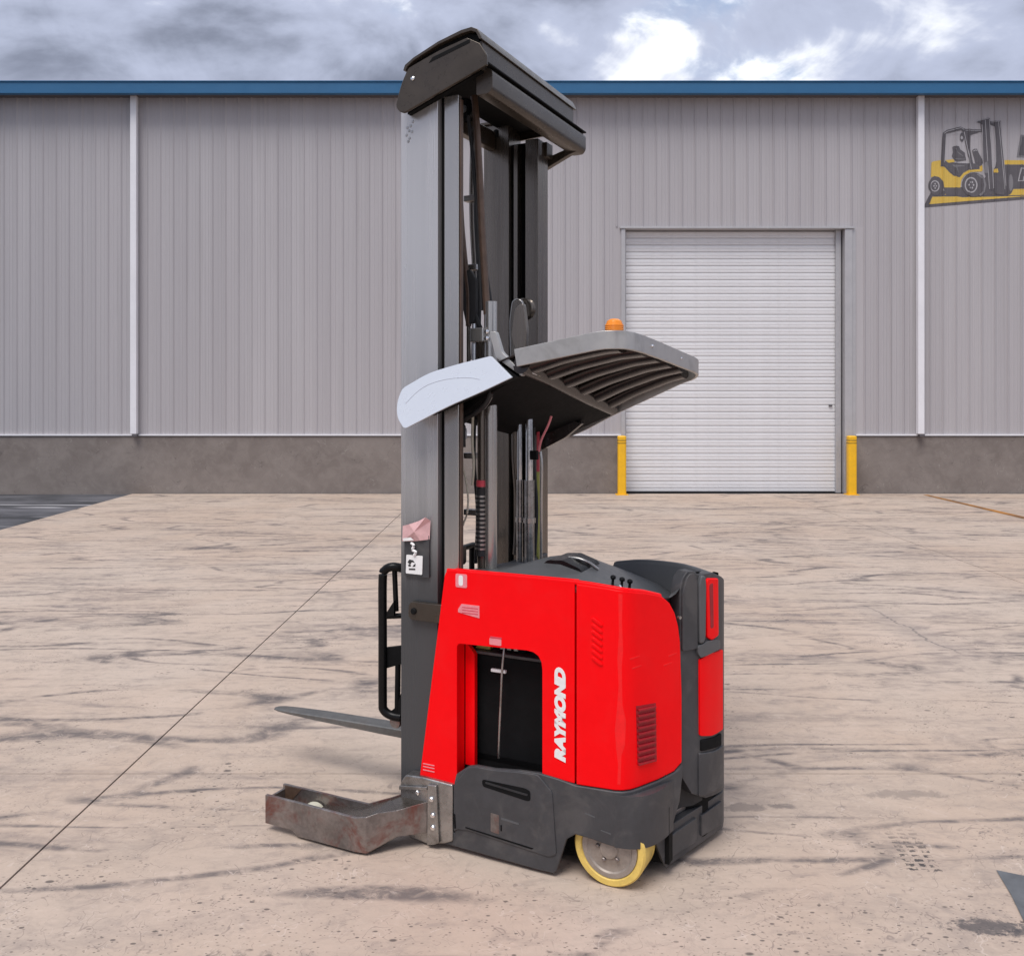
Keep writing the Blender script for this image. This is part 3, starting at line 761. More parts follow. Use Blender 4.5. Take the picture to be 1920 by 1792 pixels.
for u, z in ((-.10, .30), (-.03, .245), (.09, .235), (.24, .25)):
    skin('scuff', rounded([(u, z), (u + .045, z - .006), (u + .045, z - .012), (u, z - .004)], .002, 2), 0.0110, .0012, 'cowl_grey', skirt, bevel=0)
# wheel housing behind the skirt
box('wheel_housing', -.21, .20, .19, .24, .06, .30, 'black', P)
# --- drive wheel
wc = (-.005, .022, .155)
wheel = lathe('wheel', [(.117, .012), (.121, .02), (.121, .13), (.03, .14)], wc, 'wheel_hub', P, n=48)
bm = bmesh.new(); NW = 64; tp = [(.1215, .008), (.1265, .001), (.148, .001), (.155, .010), (.155, .138), (.148, .147), (.1215, .145)]
rr = [[bm.verts.new((wc[0] + r_ * math.cos(2 * math.pi * i / NW), wc[1] + a_, wc[2] + r_ * math.sin(2 * math.pi * i / NW))) for i in range(NW)] for r_, a_ in tp]
for k in range(len(tp)):
    r0, r1 = rr[k], rr[(k + 1) % len(tp)]
    for j in range(NW): bm.faces.new((r0[j], r0[(j + 1) % NW], r1[(j + 1) % NW], r1[j]))
from_bm('tyre', bm, 'tyre_yellow', wheel)
bm = bmesh.new()
b_lathe(bm, [(.1213, .010), (.119, .004), (.100, .003), (.094, .009), (.070, .010), (.058, .005), (.042, .003), (.036, -.005), (.022, -.008), (.001, -.008)], 48, 't', wc)
from_bm('rim', bm, 'wheel_hub', wheel)
for k in range(5):
    q = k * 2 * math.pi / 5 + .5
    lathe('bolt', [(.009, .006), (.009, -.004), (.006, -.007), (.001, -.007)], (wc[0] + .05 * math.cos(q), wc[1], wc[2] + .05 * math.sin(q)), 'worn_steel', wheel, n=6)

# --- rear post, bumper and operator cowl
post = skin('rear_post', [(.396, .40), (.396, 1.19), (.41, 1.235), (.435, 1.262), (.47, 1.262), (.50, 1.244), (.60, 1.240), (.70, 1.205), (.86, 1.13), (1.02, 1.08), (1.02, .22), (.55, .26), (.46, .30)], -.012, .06, 'charcoal', bevel=.012)
skin('post_shell', rounded([(.402, .925), (.402, 1.17), (.425, 1.235), (.445, 1.255), (.470, 1.252), (.488, 1.21), (.488, .925)], .012), -.002, .02, 'charcoal', post, bevel=.010)
skin('grab_tube', rounded([(.496, .945), (.490, 1.20), (.505, 1.242), (.53, 1.236), (.534, 1.19), (.530, .97), (.520, .945)], .012), .006, .03, 'cowl_grey', post, bevel=.013, )
skin('post_step', rounded([(.485, .905), (.485, .935), (.54, .95), (.61, .945), (.64, .935), (.64, .90), (.50, .885)], .008), .004, .03, 'cowl_grey', post, bevel=.010)
skin('red_inset', rounded([(.545, .965), (.538, 1.20), (.55, 1.222), (.63, 1.212), (.635, .96), (.58, .945)], .01), .000, .02, 'red', post, bevel=.006)
skin('red_inset_slot', rounded([(.565, 1.00), (.556, 1.195), (.585, 1.20), (.59, 1.0)], .01), .0012, .01, 'red_dark', post, bevel=.003)
skin('red_panel', rounded([(.502, .545), (.500, .875), (.56, .892), (.68, .885), (.68, .53), (.58, .528)], .008), -.003, .02, 'red', post, bevel=.006)
skin('black_cap', rounded([(.510, .475), (.510, .525), (.60, .515), (.67, .515), (.67, .46)], .008), -.004, .02, 'black', post, bevel=.006)
skin('post_foot', rounded([(.498, .28), (.498, .47), (.60, .455), (.69, .455), (.69, .27)], .008), -.004, .02, 'charcoal', post, bevel=.010)
# bumper
bp = [(.182, .215), (.312, .66), (.30, .74), (.24, .84), (.16, .80), (.10, .30)]
bumper = plan('bumper', rounded(bp, .015, 3), .035, .200, 'charcoal', P, bevel=.018, seg=3)
plan('step_pad', rounded([(.16, .26), (.285, .66), (.22, .80), (.10, .76), (.09, .32)], .02, 3), .201, .222, 'worn_steel', bumper, bevel=.006)
plan('step_recess', [(.13, .30), (.24, .42), (.285, .56), (.25, .72), (.05, .80), (.05, .35)], .223, .46, 'rubber', bumper)
for t0, t1 in ((.24, .43), (.47, .64)):
    k0 = (t0 - .215) / .445; k1 = (t1 - .215) / .445
    bm = bmesh.new()
    b_prism(bm, rounded([(k0, .07), (k1, .065), (k1, .17), (k0, .165)], .01, 2), lambda q: (.182 + q[0] * .130 + .010, .215 + q[0] * .445 - .003, q[1]), lambda q: (.182 + q[0] * .130 - .004, .215 + q[0] * .445, q[1]))
    from_bm('bumper_pad', bm, 'charcoal', bumper, bevel=.004)

# console and compartment wall (grid surfaces)
def gridsurf(name, S, T, Z, mat, th=.03, **kw):
    bm = bmesh.new(); V = [[bm.verts.new((min(s, .035 + t * .55), t, Z[j][i])) for i, s in enumerate(S)] for j, t in enumerate(T)]
    for j in range(len(T) - 1):
        for i in range(len(S) - 1): bm.faces.new((V[j][i], V[j][i + 1], V[j + 1][i + 1], V[j + 1][i]))
    bmesh.ops.recalc_face_normals(bm, faces=bm.faces[:])
    if bm.faces[0].normal.z < 0: bmesh.ops.reverse_faces(bm, faces=bm.faces[:])
    me = bpy.data.meshes.new(name); bm.to_mesh(me); bm.free()
    o = finish(name, me, mat, P, angle=28, **kw)
    so = o.modifiers.new('solid', 'SOLIDIFY'); so.thickness = th; so.offset = -1
    return o
SS = [-.74, -.60, -.52, -.40, -.30, -.20, -.08, .04, .12]
TT = [.012, .07, .20, .32, .50, .70, .90, 1.0]
ZZ = [[1.222, 1.226, 1.230, 1.232, 1.232, 1.230, 1.226, 1.212, 1.195],
      [1.222, 1.228, 1.236, 1.240, 1.240, 1.234, 1.222, 1.200, 1.180],
      [1.215, 1.222, 1.248, 1.272, 1.272, 1.246, 1.200, 1.160, 1.130],
      [1.205, 1.215, 1.245, 1.282, 1.286, 1.250, 1.190, 1.130, 1.10],
      [1.195, 1.205, 1.232, 1.262, 1.268, 1.225, 1.150, 1.08, 1.05],
      [1.17, 1.175, 1.185, 1.20, 1.205, 1.17, 1.11, 1.03, 1.0],
      [1.12, 1.125, 1.13, 1.14, 1.14, 1.12, 1.08, 1.0, .98],
      [1.08, 1.08, 1.09, 1.09, 1.09, 1.08, 1.05, .98, .96]]
console = gridsurf('console', SS, TT, ZZ, 'cowl_grey')
side('display_recess', rounded([(-.392, 1.262), (-.362, 1.286), (-.290, 1.291), (-.210, 1.262), (-.195, 1.246), (-.30, 1.236)], .008), .20, .42, 'black_gloss', console)
tube('handle', [(-.30, .30, 1.288), (-.25, .30, 1.285), (-.205, .31, 1.268), (-.170, .33, 1.238)], .008, 'zinc', console)
for s, t, z, h in ((-.075, .25, 1.19, .035), (-.030, .24, 1.172, .05), (-.005, .27, 1.165, .045)):
    tube('control_stalk', [(s, t, z - .02), (s + .005, t, z + h)], .006, 'black', console, curve=False)
    lathe('control_knob', [(.004, -.010), (.011, -.006), (.013, .002), (.010, .009), (.002, .012)], (s + .005, t, z + h), 'black_gloss', console, n=14, axis='z')
tube('control_lever', [(-.03, .22, 1.20), (.0, .21, 1.165), (.01, .20, 1.14)], .006, 'chrome', console)
# far wall of the operator compartment, curved in plan
wl = [(-.32, .93, 1.165), (-.22, .945, 1.180), (-.10, .945, 1.185), (.02, .93, 1.183), (.10, .89, 1.178), (.17, .82, 1.178), (.22, .74, 1.186), (.255, .66, 1.202), (.275, .58, 1.222)]
bm = bmesh.new(); rows = []
for s, t, z in smooth_path(wl, 4): rows.append([bm.verts.new((s, t, .5)), bm.verts.new((s, t, z - .02)), bm.verts.new((s + .004, t + .006, z - .004)), bm.verts.new((s + .012, t + .016, z)), bm.verts.new((s + .03, t + .03, z - .006)), bm.verts.new((s + .034, t + .036, .5))])
for r0, r1 in zip(rows, rows[1:]):
    for j in range(5): bm.faces.new((r0[j], r0[j + 1], r1[j + 1], r1[j]))
from_bm('compartment_wall', bm, 'cowl_grey', P, angle=60)
# inner lining between post and near cover (slopes up to the post)
lin = [(.13, .10, 1.19), (.20, .24, 1.165), (.235, .315, 1.215), (.262, .365, 1.252), (.288, .42, 1.255)]
bm = bmesh.new(); rows = []
for s, t, z in smooth_path(lin, 3):
    rows.append([bm.verts.new((s - .012, t + .008, z - .002)), bm.verts.new((s - .055, t + .04, z - .03)), bm.verts.new((s - .10, t + .09, z - .12)), bm.verts.new((s - .12, t + .12, .8))])
for r0, r1 in zip(rows, rows[1:]):
    for j in range(3): bm.faces.new((r0[j], r0[j + 1], r1[j + 1], r1[j]))
from_bm('post_lining', bm, 'cowl_grey', P, angle=60)
box('compartment_floor', -.20, .18, .2, .9, .40, .43, 'rubber', P)

# --- mast
def channel(name, s0, s1, t0, t1, z0, z1, th, mat, open_plus, parent=P, **kw):
    """C section: web on one t side, flanges at s0 and s1"""
    if open_plus: pts = [(s0, t0), (s1, t0), (s1, t1), (s1 - th, t1), (s1 - th, t0 + th), (s0 + th, t0 + th), (s0 + th, t1), (s0, t1)]
    else: pts = [(s0, t1), (s1, t1), (s1, t0), (s1 - th, t0), (s1 - th, t1 - th), (s0 + th, t1 - th), (s0 + th, t0), (s0, t0)]
    return plan(name, pts, z0, z1, mat, parent, bevel=.004, **kw)
near_rail = channel('outer_rail', -1.042, -.842, .05, .17, .10, 3.40, .022, 'rail_steel', True)
channel('inner_rail', -.818, -.742, .066, .098, .32, 3.38, .016, 'mast_steel', True)
box('rail_gap', -.842, -.818, .085, .165, .2, 3.38, 'black', P)
box('rail_web', -.741, -.732, .072, .094, 1.1, 3.36, 'brown_hose', P, bevel=.003)
channel('outer_rail', -1.055, -.90, .88, 1.03, .10, 3.50, .022, 'mast_dark', True)
channel('inner_rail', -.812, -.735, .90, 1.03, .32, 3.40, .016, 'mast_dark', True)
box('rail_gap', -.900, -.812, .955, .985, .2, 3.40, 'black', P)
box('rail_stiffener', -.880, -.858, .90, .955, .3, 3.38, 'mast_dark', P)
side('rail_top_plate', [(-1.075, 3.500), (-.90, 3.500), (-.90, 3.512), (-1.075, 3.512)], .86, 1.04, 'cap_paint', P)
side('rail_hook', rounded([(-1.00, 3.43), (-.965, 3.43), (-.965, 3.47), (-.985, 3.47)], .004), .872, .880, 'black', P)
# mast cross ties
box('cross_tie', -1.03, -.93, .17, .88, .18, .30, 'mast_dark', P, bevel=.008)
box('cross_tie', -1.03, -.98, .17, .88, 3.36, 3.46, 'cap_paint', P, bevel=.008)

# head cap: end plate, hood, rear beam
cap = side('mast_cap', rounded([(-1.030, 3.345), (-1.012, 3.318), (-.985, 3.306), (-.556, 3.456), (-.556, 3.500), (-.590, 3.556), (-.655, 3.592), (-.800, 3.560), (-.962, 3.508), (-1.0, 3.44)], [.02, .01, .012, .006, .006, .006, .006, .03, .01, .03], 3), -.012, .004, 'cap_paint', P, bevel=.004)
hood = [(-.985, 3.498), (-.975, 3.522), (-.93, 3.548), (-.80, 3.598), (-.68, 3.628), (-.63, 3.632), (-.600, 3.618), (-.582, 3.585), (-.578, 3.572), (-.590, 3.572), (-.606, 3.604), (-.632, 3.616), (-.68, 3.612), (-.80, 3.584), (-.93, 3.534), (-.962, 3.512), (-.972, 3.496)]
side('hood', hood, -.018, 1.06, 'cap_paint', cap, bevel=.002)
side('hood_cheek', [(-.965, 3.500), (-.930, 3.534), (-.80, 3.584), (-.68, 3.612), (-.640, 3.612), (-.610, 3.600), (-.598, 3.552)], .006, .012, 'black', cap)
side('hood_cheek', [(-.965, 3.500), (-.930, 3.534), (-.80, 3.584), (-.68, 3.612), (-.640, 3.612), (-.610, 3.600), (-.598, 3.46), (-.95, 3.44)], 1.035, 1.047, 'cap_paint', cap)
side('slot', [(-.850, 3.512), (-.640, 3.566), (-.640, 3.582), (-.830, 3.534)], -.0135, -.0115, 'black', cap)
lathe('cap_bolt', [(.010, .002), (.010, -.006), (.005, -.009), (.001, -.009)], (-.935, -.010, 3.455), 'chrome', cap, n=10)
box('rear_plate', -.603, -.588, .006, 1.04, 3.45, 3.572, 'cap_paint', cap, bevel=.003)
bm = bmesh.new(); b_prism(bm, rounded([(-.640, 3.352), (-.575, 3.352), (-.558, 3.375), (-.558, 3.452), (-.580, 3.468), (-.640, 3.468)], .012, 3), lambda p: (p[0], .045, p[1]), lambda p: (p[0], 1.145, p[1]))
from_bm('rear_beam', bm, 'cap_paint', cap, bevel=.002)
box('beam_rib', -.586, -.556, .004, 1.145, 3.468, 3.474, 'black', cap)
side('end_stay', rounded([(-.62, 3.34), (-.575, 3.352), (-.575, 3.39), (-.78, 3.33), (-.80, 3.28), (-.78, 3.27)], .01), 1.06, 1.10, 'cap_paint', cap, bevel=.004)
box('stay_lug', -.76, -.72, .98, 1.06, 3.32, 3.40, 'cap_paint', cap, bevel=.004)
box('cap_underside', -.98, -.60, .01, 1.04, 3.485, 3.495, 'black', cap)
side('end_gusset', [(-.985, 3.31), (-.60, 3.445), (-.60, 3.48), (-.97, 3.48)], .02, .05, 'black', cap)
for k, (ds_, dz) in enumerate(((0, 0), (.014, .018), (.004, .034), (.022, .040), (.030, .012), (.016, -.016), (.034, .058), (.010, -.030))):
    lathe('paint_chip', [(.007, 0), (.006, -.0015), (.001, -.0015)], (-1.01 + ds_, .0495, 3.225 + dz), 'zinc', near_rail, n=7)

# sheaves, chains, hoses and cylinders between the rails
sh = lathe('sheave', [(.050, 0), (.055, .006), (.045, .014), (.045, .030), (.055, .038), (.050, .044), (.01, .046)], (-.815, .235, 3.372), 'black_gloss', P, n=28)
lathe('sheave_hub', [(.02, -.004), (.02, .0), (.01, .002)], (-.815, .235, 3.372), 'zinc', sh, n=16)
sh2 = lathe('sheave', [(.050, 0), (.055, .006), (.045, .014), (.045, .030), (.055, .038), (.050, .044), (.01, .046)], (-.69, .62, 2.46), 'mast_dark', P, n=28)
box('chain', -.868, -.858, .245, .270, 1.9, 3.38, 'worn_steel', P)
for i in range(40): box('chain_link', -.871, -.855, .240, .275, 1.95 + i * .036, 1.95 + i * .036 + .020, 'chrome' if i % 4 == 0 else 'worn_steel', P) if i < 36 else None
tube('hydraulic_hose', [(-.765, .25, 3.43), (-.752, .25, 3.30), (-.735, .25, 3.05), (-.722, .25, 2.80), (-.705, .25, 2.55), (-.695, .25, 2.40)], .017, 'brown_hose', P, n=12)
tube('hydraulic_hose', [(-.790, .24, 3.34), (-.772, .25, 3.15), (-.750, .25, 2.90), (-.735, .25, 2.65), (-.725, .25, 2.42)], .009, 'rubber', P, n=10)
tube('hydraulic_hose', [(-.845, .26, 2.95), (-.835, .26, 2.80), (-.815, .26, 2.62), (-.80, .26, 2.50), (-.80, .26, 2.35)], .014, 'brown_hose', P, n=10)
tube('lift_cylinder', [(-.680, .26, 1.20), (-.680, .26, 2.46)], .030, 'mast_steel', P, n=20, curve=False)
side('hose_bracket', rounded([(-.83, 2.60), (-.79, 2.62), (-.755, 2.57), (-.755, 2.42), (-.77, 2.36), (-.81, 2.36), (-.83, 2.45)], .012), .25, .27, 'rubber', P, bevel=.004)
cl_ = box('hose_clamp', -.760, -.690, .20, .25, 2.27, 2.335, 'mast_steel', P, bevel=.005)
for z in (2.285, 2.315): lathe('bolt', [(.010, 0), (.010, -.008), (.003, -.011)], (-.668, .20, z), 'chrome', cl_, n=10)
tube('cylinder_rod', [(-.770, .26, 2.05), (-.770, .26, 2.36)], .010, 'chrome', P, curve=False)
tube('cylinder_rod', [(-.805, .27, 2.05), (-.805, .27, 2.36)], .010, 'mast_dark', P, curve=False)
tube('lift_chain_guard', [(-.655, .60, 2.10), (-.675, .60, 2.30), (-.695, .62, 2.44), (-.695, .63, 2.49)], .016, 'mast_dark', P)
side('chain_anchor', rounded([(-.745, 2.20), (-.69, 2.20), (-.665, 2.33), (-.670, 2.49), (-.700, 2.515), (-.735, 2.50), (-.75, 2.40)], .03), .585, .61, 'mast_steel', P, bevel=.006)
# below the guard
chn = box('chain_box', -.892, -.806, .23, .26, 1.815, 1.868, 'silver_paint', P, bevel=.006)
box('chain_channel', -.893, -.845, .255, .275, 1.22, 1.82, 'black', P)
for s, m_ in ((-.872, 'mast_dark'), (-.852, 'zinc'), (-.832, 'zinc')): tube('cylinder_rod', [(s, .245, 1.26), (s, .245, 1.82)], .0065, m_, P, n=8, curve=False)
side('chain_foot', rounded([(-.90, 1.30), (-.90, 1.235), (-.885, 1.222), (-.815, 1.222), (-.805, 1.235), (-.805, 1.315), (-.84, 1.285)], .008), .22, .25, 'cap_paint', P, bevel=.005)
tube('cable', [(-.83, .22, 1.80), (-.815, .22, 1.70), (-.795, .22, 1.64), (-.780, .22, 1.55), (-.785, .22, 1.47), (-.81, .22, 1.40), (-.812, .22, 1.30), (-.80, .20, 1.24)], .005, 'cream', P, n=8)
tube('cable', [(-.765, .24, 1.95), (-.768, .24, 1.80), (-.760, .24, 1.70), (-.768, .24, 1.6)], .007, 'cream', P, n=8)
tube('hydraulic_hose', [(-.60, .12, 2.04), (-.64, .13, 1.98), (-.71, .16, 1.94), (-.79, .20, 1.90), (-.80, .21, 1.78)], .012, 'rubber', P)
tube('hydraulic_hose', [(-.61, .15, 2.03), (-.66, .16, 1.965), (-.74, .18, 1.935), (-.81, .22, 1.885)], .006, 'zinc', P)
cy = tube('lift_cylinder', [(-.725, .26, 1.18), (-.725, .26, 2.05)], .024, 'mast_dark', P, n=18, curve=False)
tube('cylinder_collar', [(-.725, .26, 1.595), (-.725, .26, 1.625)], .029, 'sticker_red', cy, n=18, curve=False)
tube('hose_sleeve', [(-.725, .255, 1.27), (-.725, .255, 1.59)], .027, 'rubber', P, n=18, curve=False)
for i in range(13): tube('sleeve_ring', [(-.725, .255, 1.30 + i * .0205), (-.725, .255, 1.309 + i * .0205)], .030, 'zinc', P, n=18, curve=False)
for s, r_ in ((-.722, .017), (-.668, .026)):
    c_ = tube('lift_cylinder', [(s, .65, 1.10), (s, .65, 1.595)], r_, 'zinc', P, n=18, curve=False)
    tube('cylinder_rod', [(s, .65, 1.59), (s, .65, 2.03)], r_ * .72, 'chrome', P, n=16, curve=False)
    tube('cylinder_band', [(s, .65, 1.38), (s, .65, 1.405)], r_ * 1.25, 'mast_steel', c_, n=16, curve=False)
tube('hose_pipe', [(-.615, .68, 1.20), (-.615, .68, 1.5), (-.612, .68, 1.66), (-.62, .68, 1.74)], .008, 'mast_steel', P)
tube('cable', [(-.62, .66, 1.74), (-.60, .65, 1.80), (-.56, .64, 1.87), (-.54, .64, 1.92)], .006, 'sticker_pink', P)
box('cable_plug', -.655, -.618, .63, .66, 1.70, 1.745, 'black', P, bevel=.003)
box('indicator_strip', -.728, -.716, .868, .878, 1.10, 1.62, 'olive', P); box('indicator_strip', -.728, -.716, .868, .878, 1.62, 1.85, 'sticker_red', P)
box('mast_foot', -.80, -.60, .17, .60, 1.10, 1.17, 'red_dark', P, bevel=.01)

for k, (s0, t0, z0, z1, r_, m_) in enumerate(((-.700, .33, 1.22, 2.02, .012, 'rubber'), (-.790, .31, 1.22, 2.0, .009, 'rubber'), (-.760, .36, 1.25, 2.0, .014, 'mast_dark'), (-.83, .40, 2.2, 3.35, .012, 'rubber'), (-.88, .45, 2.2, 3.35, .014, 'mast_dark'), (-.70, .78, 1.2, 2.0, .012, 'rubber'), (-.78, .72, 1.2, 2.05, .016, 'mast_dark'))):
    tube('hydraulic_hose', [(s0, t0, z0), (s0 + .006, t0 + .01, z0 * .7 + z1 * .3), (s0 - .008, t0, z0 * .35 + z1 * .65), (s0, t0, z1)], r_, m_, P, n=8)
for z in (1.45, 1.72, 2.62, 2.95): box('hose_clip', -.845, -.775, .29, .33, z, z + .028, 'zinc', P, bevel=.003)
box('valve_block', -.79, -.70, .30, .40, 2.18, 2.30, 'mast_dark', P, bevel=.006)
tube('hydraulic_hose', [(-.74, .30, 2.30), (-.78, .27, 2.42), (-.83, .27, 2.52), (-.86, .28, 2.66), (-.865, .29, 2.9)], .012, 'rubber', P, n=10)
tube('hydraulic_hose', [(-.72, .31, 2.30), (-.70, .30, 2.42), (-.715, .29, 2.56), (-.74, .29, 2.72)], .010, 'rubber', P, n=10)
# bracket, clip board and tags on the near rail
br = side('mast_bracket', rounded([(-.982, 1.060), (-.970, 1.078), (-.800, 1.078), (-.800, .994), (-.970, .994), (-.984, 1.012)], .012), .022, .048, 'cap_paint', P, bevel=.004)
lathe('bolt', [(.015, .001), (.015, -.005), (.010, -.009), (.001, -.009)], (-.952, .022, 1.036), 'black', br, n=12)
cb = side('clip_board', rounded([(-1.014, 1.19), (-.880, 1.19), (-.880, 1.385), (-1.014, 1.385)], .004), .036, .048, 'charcoal', P, bevel=.002)
tg = side('hang_tag', rounded([(-1.002, 1.203), (-.914, 1.203), (-.911, 1.289), (-.999, 1.289)], .005), .031, .034, 'white', P)
for pts in ([(-.992, 1.255), (-.982, 1.268), (-.962, 1.266), (-.952, 1.255), (-.968, 1.258), (-.978, 1.245)], [(-.990, 1.242), (-.978, 1.248), (-.972, 1.238), (-.985, 1.235)], [(-.958, 1.246), (-.948, 1.252), (-.95, 1.238), (-.966, 1.236)], [(-.985, 1.220), (-.95, 1.222), (-.95, 1.229), (-.985, 1.227)]):
    side('tag_print', pts, .0300, .0309, 'print_black', tg)
tube('tag_hook', [(-.97, .028, 1.345), (-.955, .026, 1.335), (-.962, .026, 1.315), (-.945, .028, 1.305), (-.955, .03, 1.290)], .007, 'white', tg, n=8)
bm = bmesh.new()
pp = [(-1.018, 1.420, .030), (-.975, 1.432, .018), (-.93, 1.448, .028), (-.886, 1.468, .016), (-.874, 1.45, .040), (-.878, 1.366, .038), (-.92, 1.360, .024), (-.965, 1.352, .034), (-1.018, 1.350, .026)]
v = [bm.verts.new((s, t, z)) for s, z, t in pp]
cm = bm.verts.new((-.945, .012, 1.40))
for i in range(len(v)): bm.faces.new((v[i], v[(i + 1) % len(v)], cm))
pk = from_bm('paper_slip', bm, 'pink_paper', P, smooth=False); so = pk.modifiers.new('solid', 'SOLIDIFY'); so.thickness = .002
bm = bmesh.new(); v = [bm.verts.new(q) for q in ((-1.010, .022, 1.352), (-.95, .0185, 1.360), (-.968, .0205, 1.372), (-1.012, .021, 1.365))]; bm.faces.new(v)
from_bm('paper_flash', bm, 'white', pk, smooth=False)

# --- overhead guard
def roof_z(s, t):
    base = 2.180 + (s + .42) * .17 + (0 if s > -.42 else (s + .42) * .22)
    if s > -.05: base -= (s + .05) * .12
    r = .20 + (s + .42) * (-.22); r = max(.09, min(.22, r))
    q = max(0.0, t); return base - r * (q * q / (q + .12) if q > 0 else 0)
def gp(s, t, dz=0): return (s, t, roof_z(s, t) + dz)
rim_pts = [gp(-.42, 0), gp(-.30, 0), gp(-.15, 0), gp(-.04, 0), (.02, .012, roof_z(.02, .0)), (.055, .06, roof_z(.055, .06)), (.075, .16, roof_z(.07, .16)), (.085, .40, roof_z(.085, .40)), (.095, .75, roof_z(.095, .75)), (.100, .96, roof_z(.1, .96)), (.085, 1.06, roof_z(.085, 1.06) - .004), (.04, 1.115, roof_z(.04, 1.1) - .008), (-.03, 1.125, roof_z(-.03, 1.1) - .012), gp(-.20, 1.125, -.02), gp(-.40, 1.125, -.03), gp(-.60, 1.125, -.03), gp(-.80, 1.10, -.03)]
guard = band('guard_frame', rim_pts, .016, .076, 'guard_paint', P, bevel=.003)
for s, t in ((.085, .30), (.093, .72)): lathe('bolt', [(.001, .014), (.006, .013), (.008, .008), (.008, 0)], (s, t, roof_z(s, t) + .004), 'chrome', guard, n=10, axis='x')
# roof plate over the slats, following the same crown
S2 = [-.80, -.60, -.42, -.28, -.12, .0, .05, .082]; T2 = [.012, .10, .25, .45, .65, .85, 1.0, 1.11]
bm = bmesh.new(); V = [[bm.verts.new((min(s, -.02 if t < .05 else .045 if t < .15 else .02 if t > 1.05 else .07), t, roof_z(s, t) + .018)) for s in S2] for t in T2]
for j in range(len(T2) - 1):
    for i in range(len(S2) - 1): bm.faces.new((V[j][i], V[j][i + 1], V[j + 1][i + 1], V[j + 1][i]))
rp = from_bm('guard_plate', bm, 'slat_paint', P, angle=60)
so = rp.modifiers.new('solid', 'SOLIDIFY'); so.thickness = .006
for t in (.10, .27, .46, .65, .84, 1.02):
    pts = [gp(s, t, -.012 - max(0, (-.22 - s)) * .10) for s in (-.385, -.33, -.24, -.12, -.04, .025 if t < .2 else .03 if t > 1 else .068)]
    tube('guard_slat', pts, .080, 'slat_paint', guard, n=18, ry=.034)
tube('front_bar', [gp(-.405, .02, -.030), gp(-.40, .3, -.034), gp(-.40, .7, -.036), gp(-.39, 1.10, -.036)], .040, 'slat_paint', guard, n=10)
# carrier box from the guard to the mast
bm = bmesh.new()
A = [(-.40, .05, roof_z(-.40, .05) - .055), (-.39, 1.10, roof_z(-.39, 1.1) - .075), (-.79, 1.10, roof_z(-.79, 1.1) - .06), (-.84, .18, roof_z(-.84, .18) - .085)]
lo = [bm.verts.new(q) for q in A]; hi = [bm.verts.new((s, t, roof_z(s, t) + .012)) for s, t, z in A]
bm.faces.new(lo); bm.faces.new(hi[::-1])
for i in range(4): bm.faces.new((lo[i], hi[i], hi[(i + 1) % 4], lo[(i + 1) % 4]))
cr = from_bm('guard_carrier', bm, 'black', P, bevel=.006)
for k, (u0, u1) in enumerate(((.02, .07), (.085, .105), (.20, .235), (.25, .30), (.31, .36), (.385, .56))):
    zb = [(-.374, .05 + u, roof_z(-.374, .05 + u) - .050 - (.004 if k > 1 else 0)) for u in (u0, u1)]
    hh = .018 if k < 2 else .012
    bm = bmesh.new(); v = [bm.verts.new(q) for q in (zb[0], zb[1], (zb[1][0], zb[1][1], zb[1][2] - hh), (zb[0][0], zb[0][1], zb[0][2] - hh))]; bm.faces.new(v)
    o = from_bm('label_strip', bm, 'white' if k in (0, 2, 5) else 'cream', cr, smooth=False); so = o.modifiers.new('solid', 'SOLIDIFY'); so.thickness = .002
side('guard_foot', rounded([(-.80, 1.80), (-.74, 1.73), (-.60, 1.80), (-.50, 1.88), (-.70, 1.92)], .01), .95, .99, 'slat_paint', P, bevel=.004)
# bright front shield outside the near rail
wing_pts = rounded([(-.994, 2.053), (-.854, 2.122), (-.703, 2.158), (-.530, 2.190), (-.408, 2.096), (-.548, 2.037), (-.722, 1.972), (-.946, 1.870), (-.999, 1.924), (-1.012, 1.990)], [.02, .05, .05, .006, .004, .05, .06, .02, .03, .04], 4)
bm = bmesh.new()
def wt(p): # leans outwards towards its lower edge
    mid = 2.03 + (p[0] + .75) * .40; return -.020 - (mid + .09 - p[1]) * .28
b_prism(bm, wing_pts, lambda p: (p[0], wt(p), p[1]), lambda p: (p[0], wt(p) + .014, p[1]))
wing = from_bm('front_shield', bm, 'silver_paint', P, bevel=.003)
tube('shield_crease', [(s, wt((s, z)) - .0005, z) for s, z in ((-.96, 1.985), (-.90, 2.04), (-.83, 2.075), (-.73, 2.095), (-.63, 2.098), (-.57, 2.09))], .0014, 'silver_paint', wing, n=8)
side('shield_mount', [(-.86, 2.02), (-.50, 2.15), (-.42, 2.10), (-.60, 2.03), (-.86, 1.93)], .0, .05, 'black', P)
side('guard_link', rounded([(-.56, 2.30), (-.53, 2.30), (-.50, 2.21), (-.40, 2.12), (-.40, 2.10), (-.53, 2.185)], .01), .02, .05, 'guard_paint', P, bevel=.004)
side('guard_link', rounded([(-.44, 2.40), (-.40, 2.42), (-.385, 2.30), (-.39, 2.19), (-.43, 2.19), (-.46, 2.28)], .015), .03, .06, 'mast_dark', P, bevel=.004)
# amber beacon
bc = (.005, .06, roof_z(.005, .06) + .034)
beacon = lathe('beacon', [(.037, .0), (.038, .010), (.036, .034), (.030, .050), (.018, .058), (.002, .060)], bc, 'amber', P, n=28, axis='z')
lathe('beacon_base', [(.040, -.012), (.041, .003), (.036, .006)], bc, 'guard_paint', beacon, n=28, axis='z')
for k in range(3): lathe('lens_ring', [(.0385, .012 + k * .008), (.0395, .015 + k * .008), (.0385, .018 + k * .008)], bc, 'amber', beacon, n=28, axis='z')

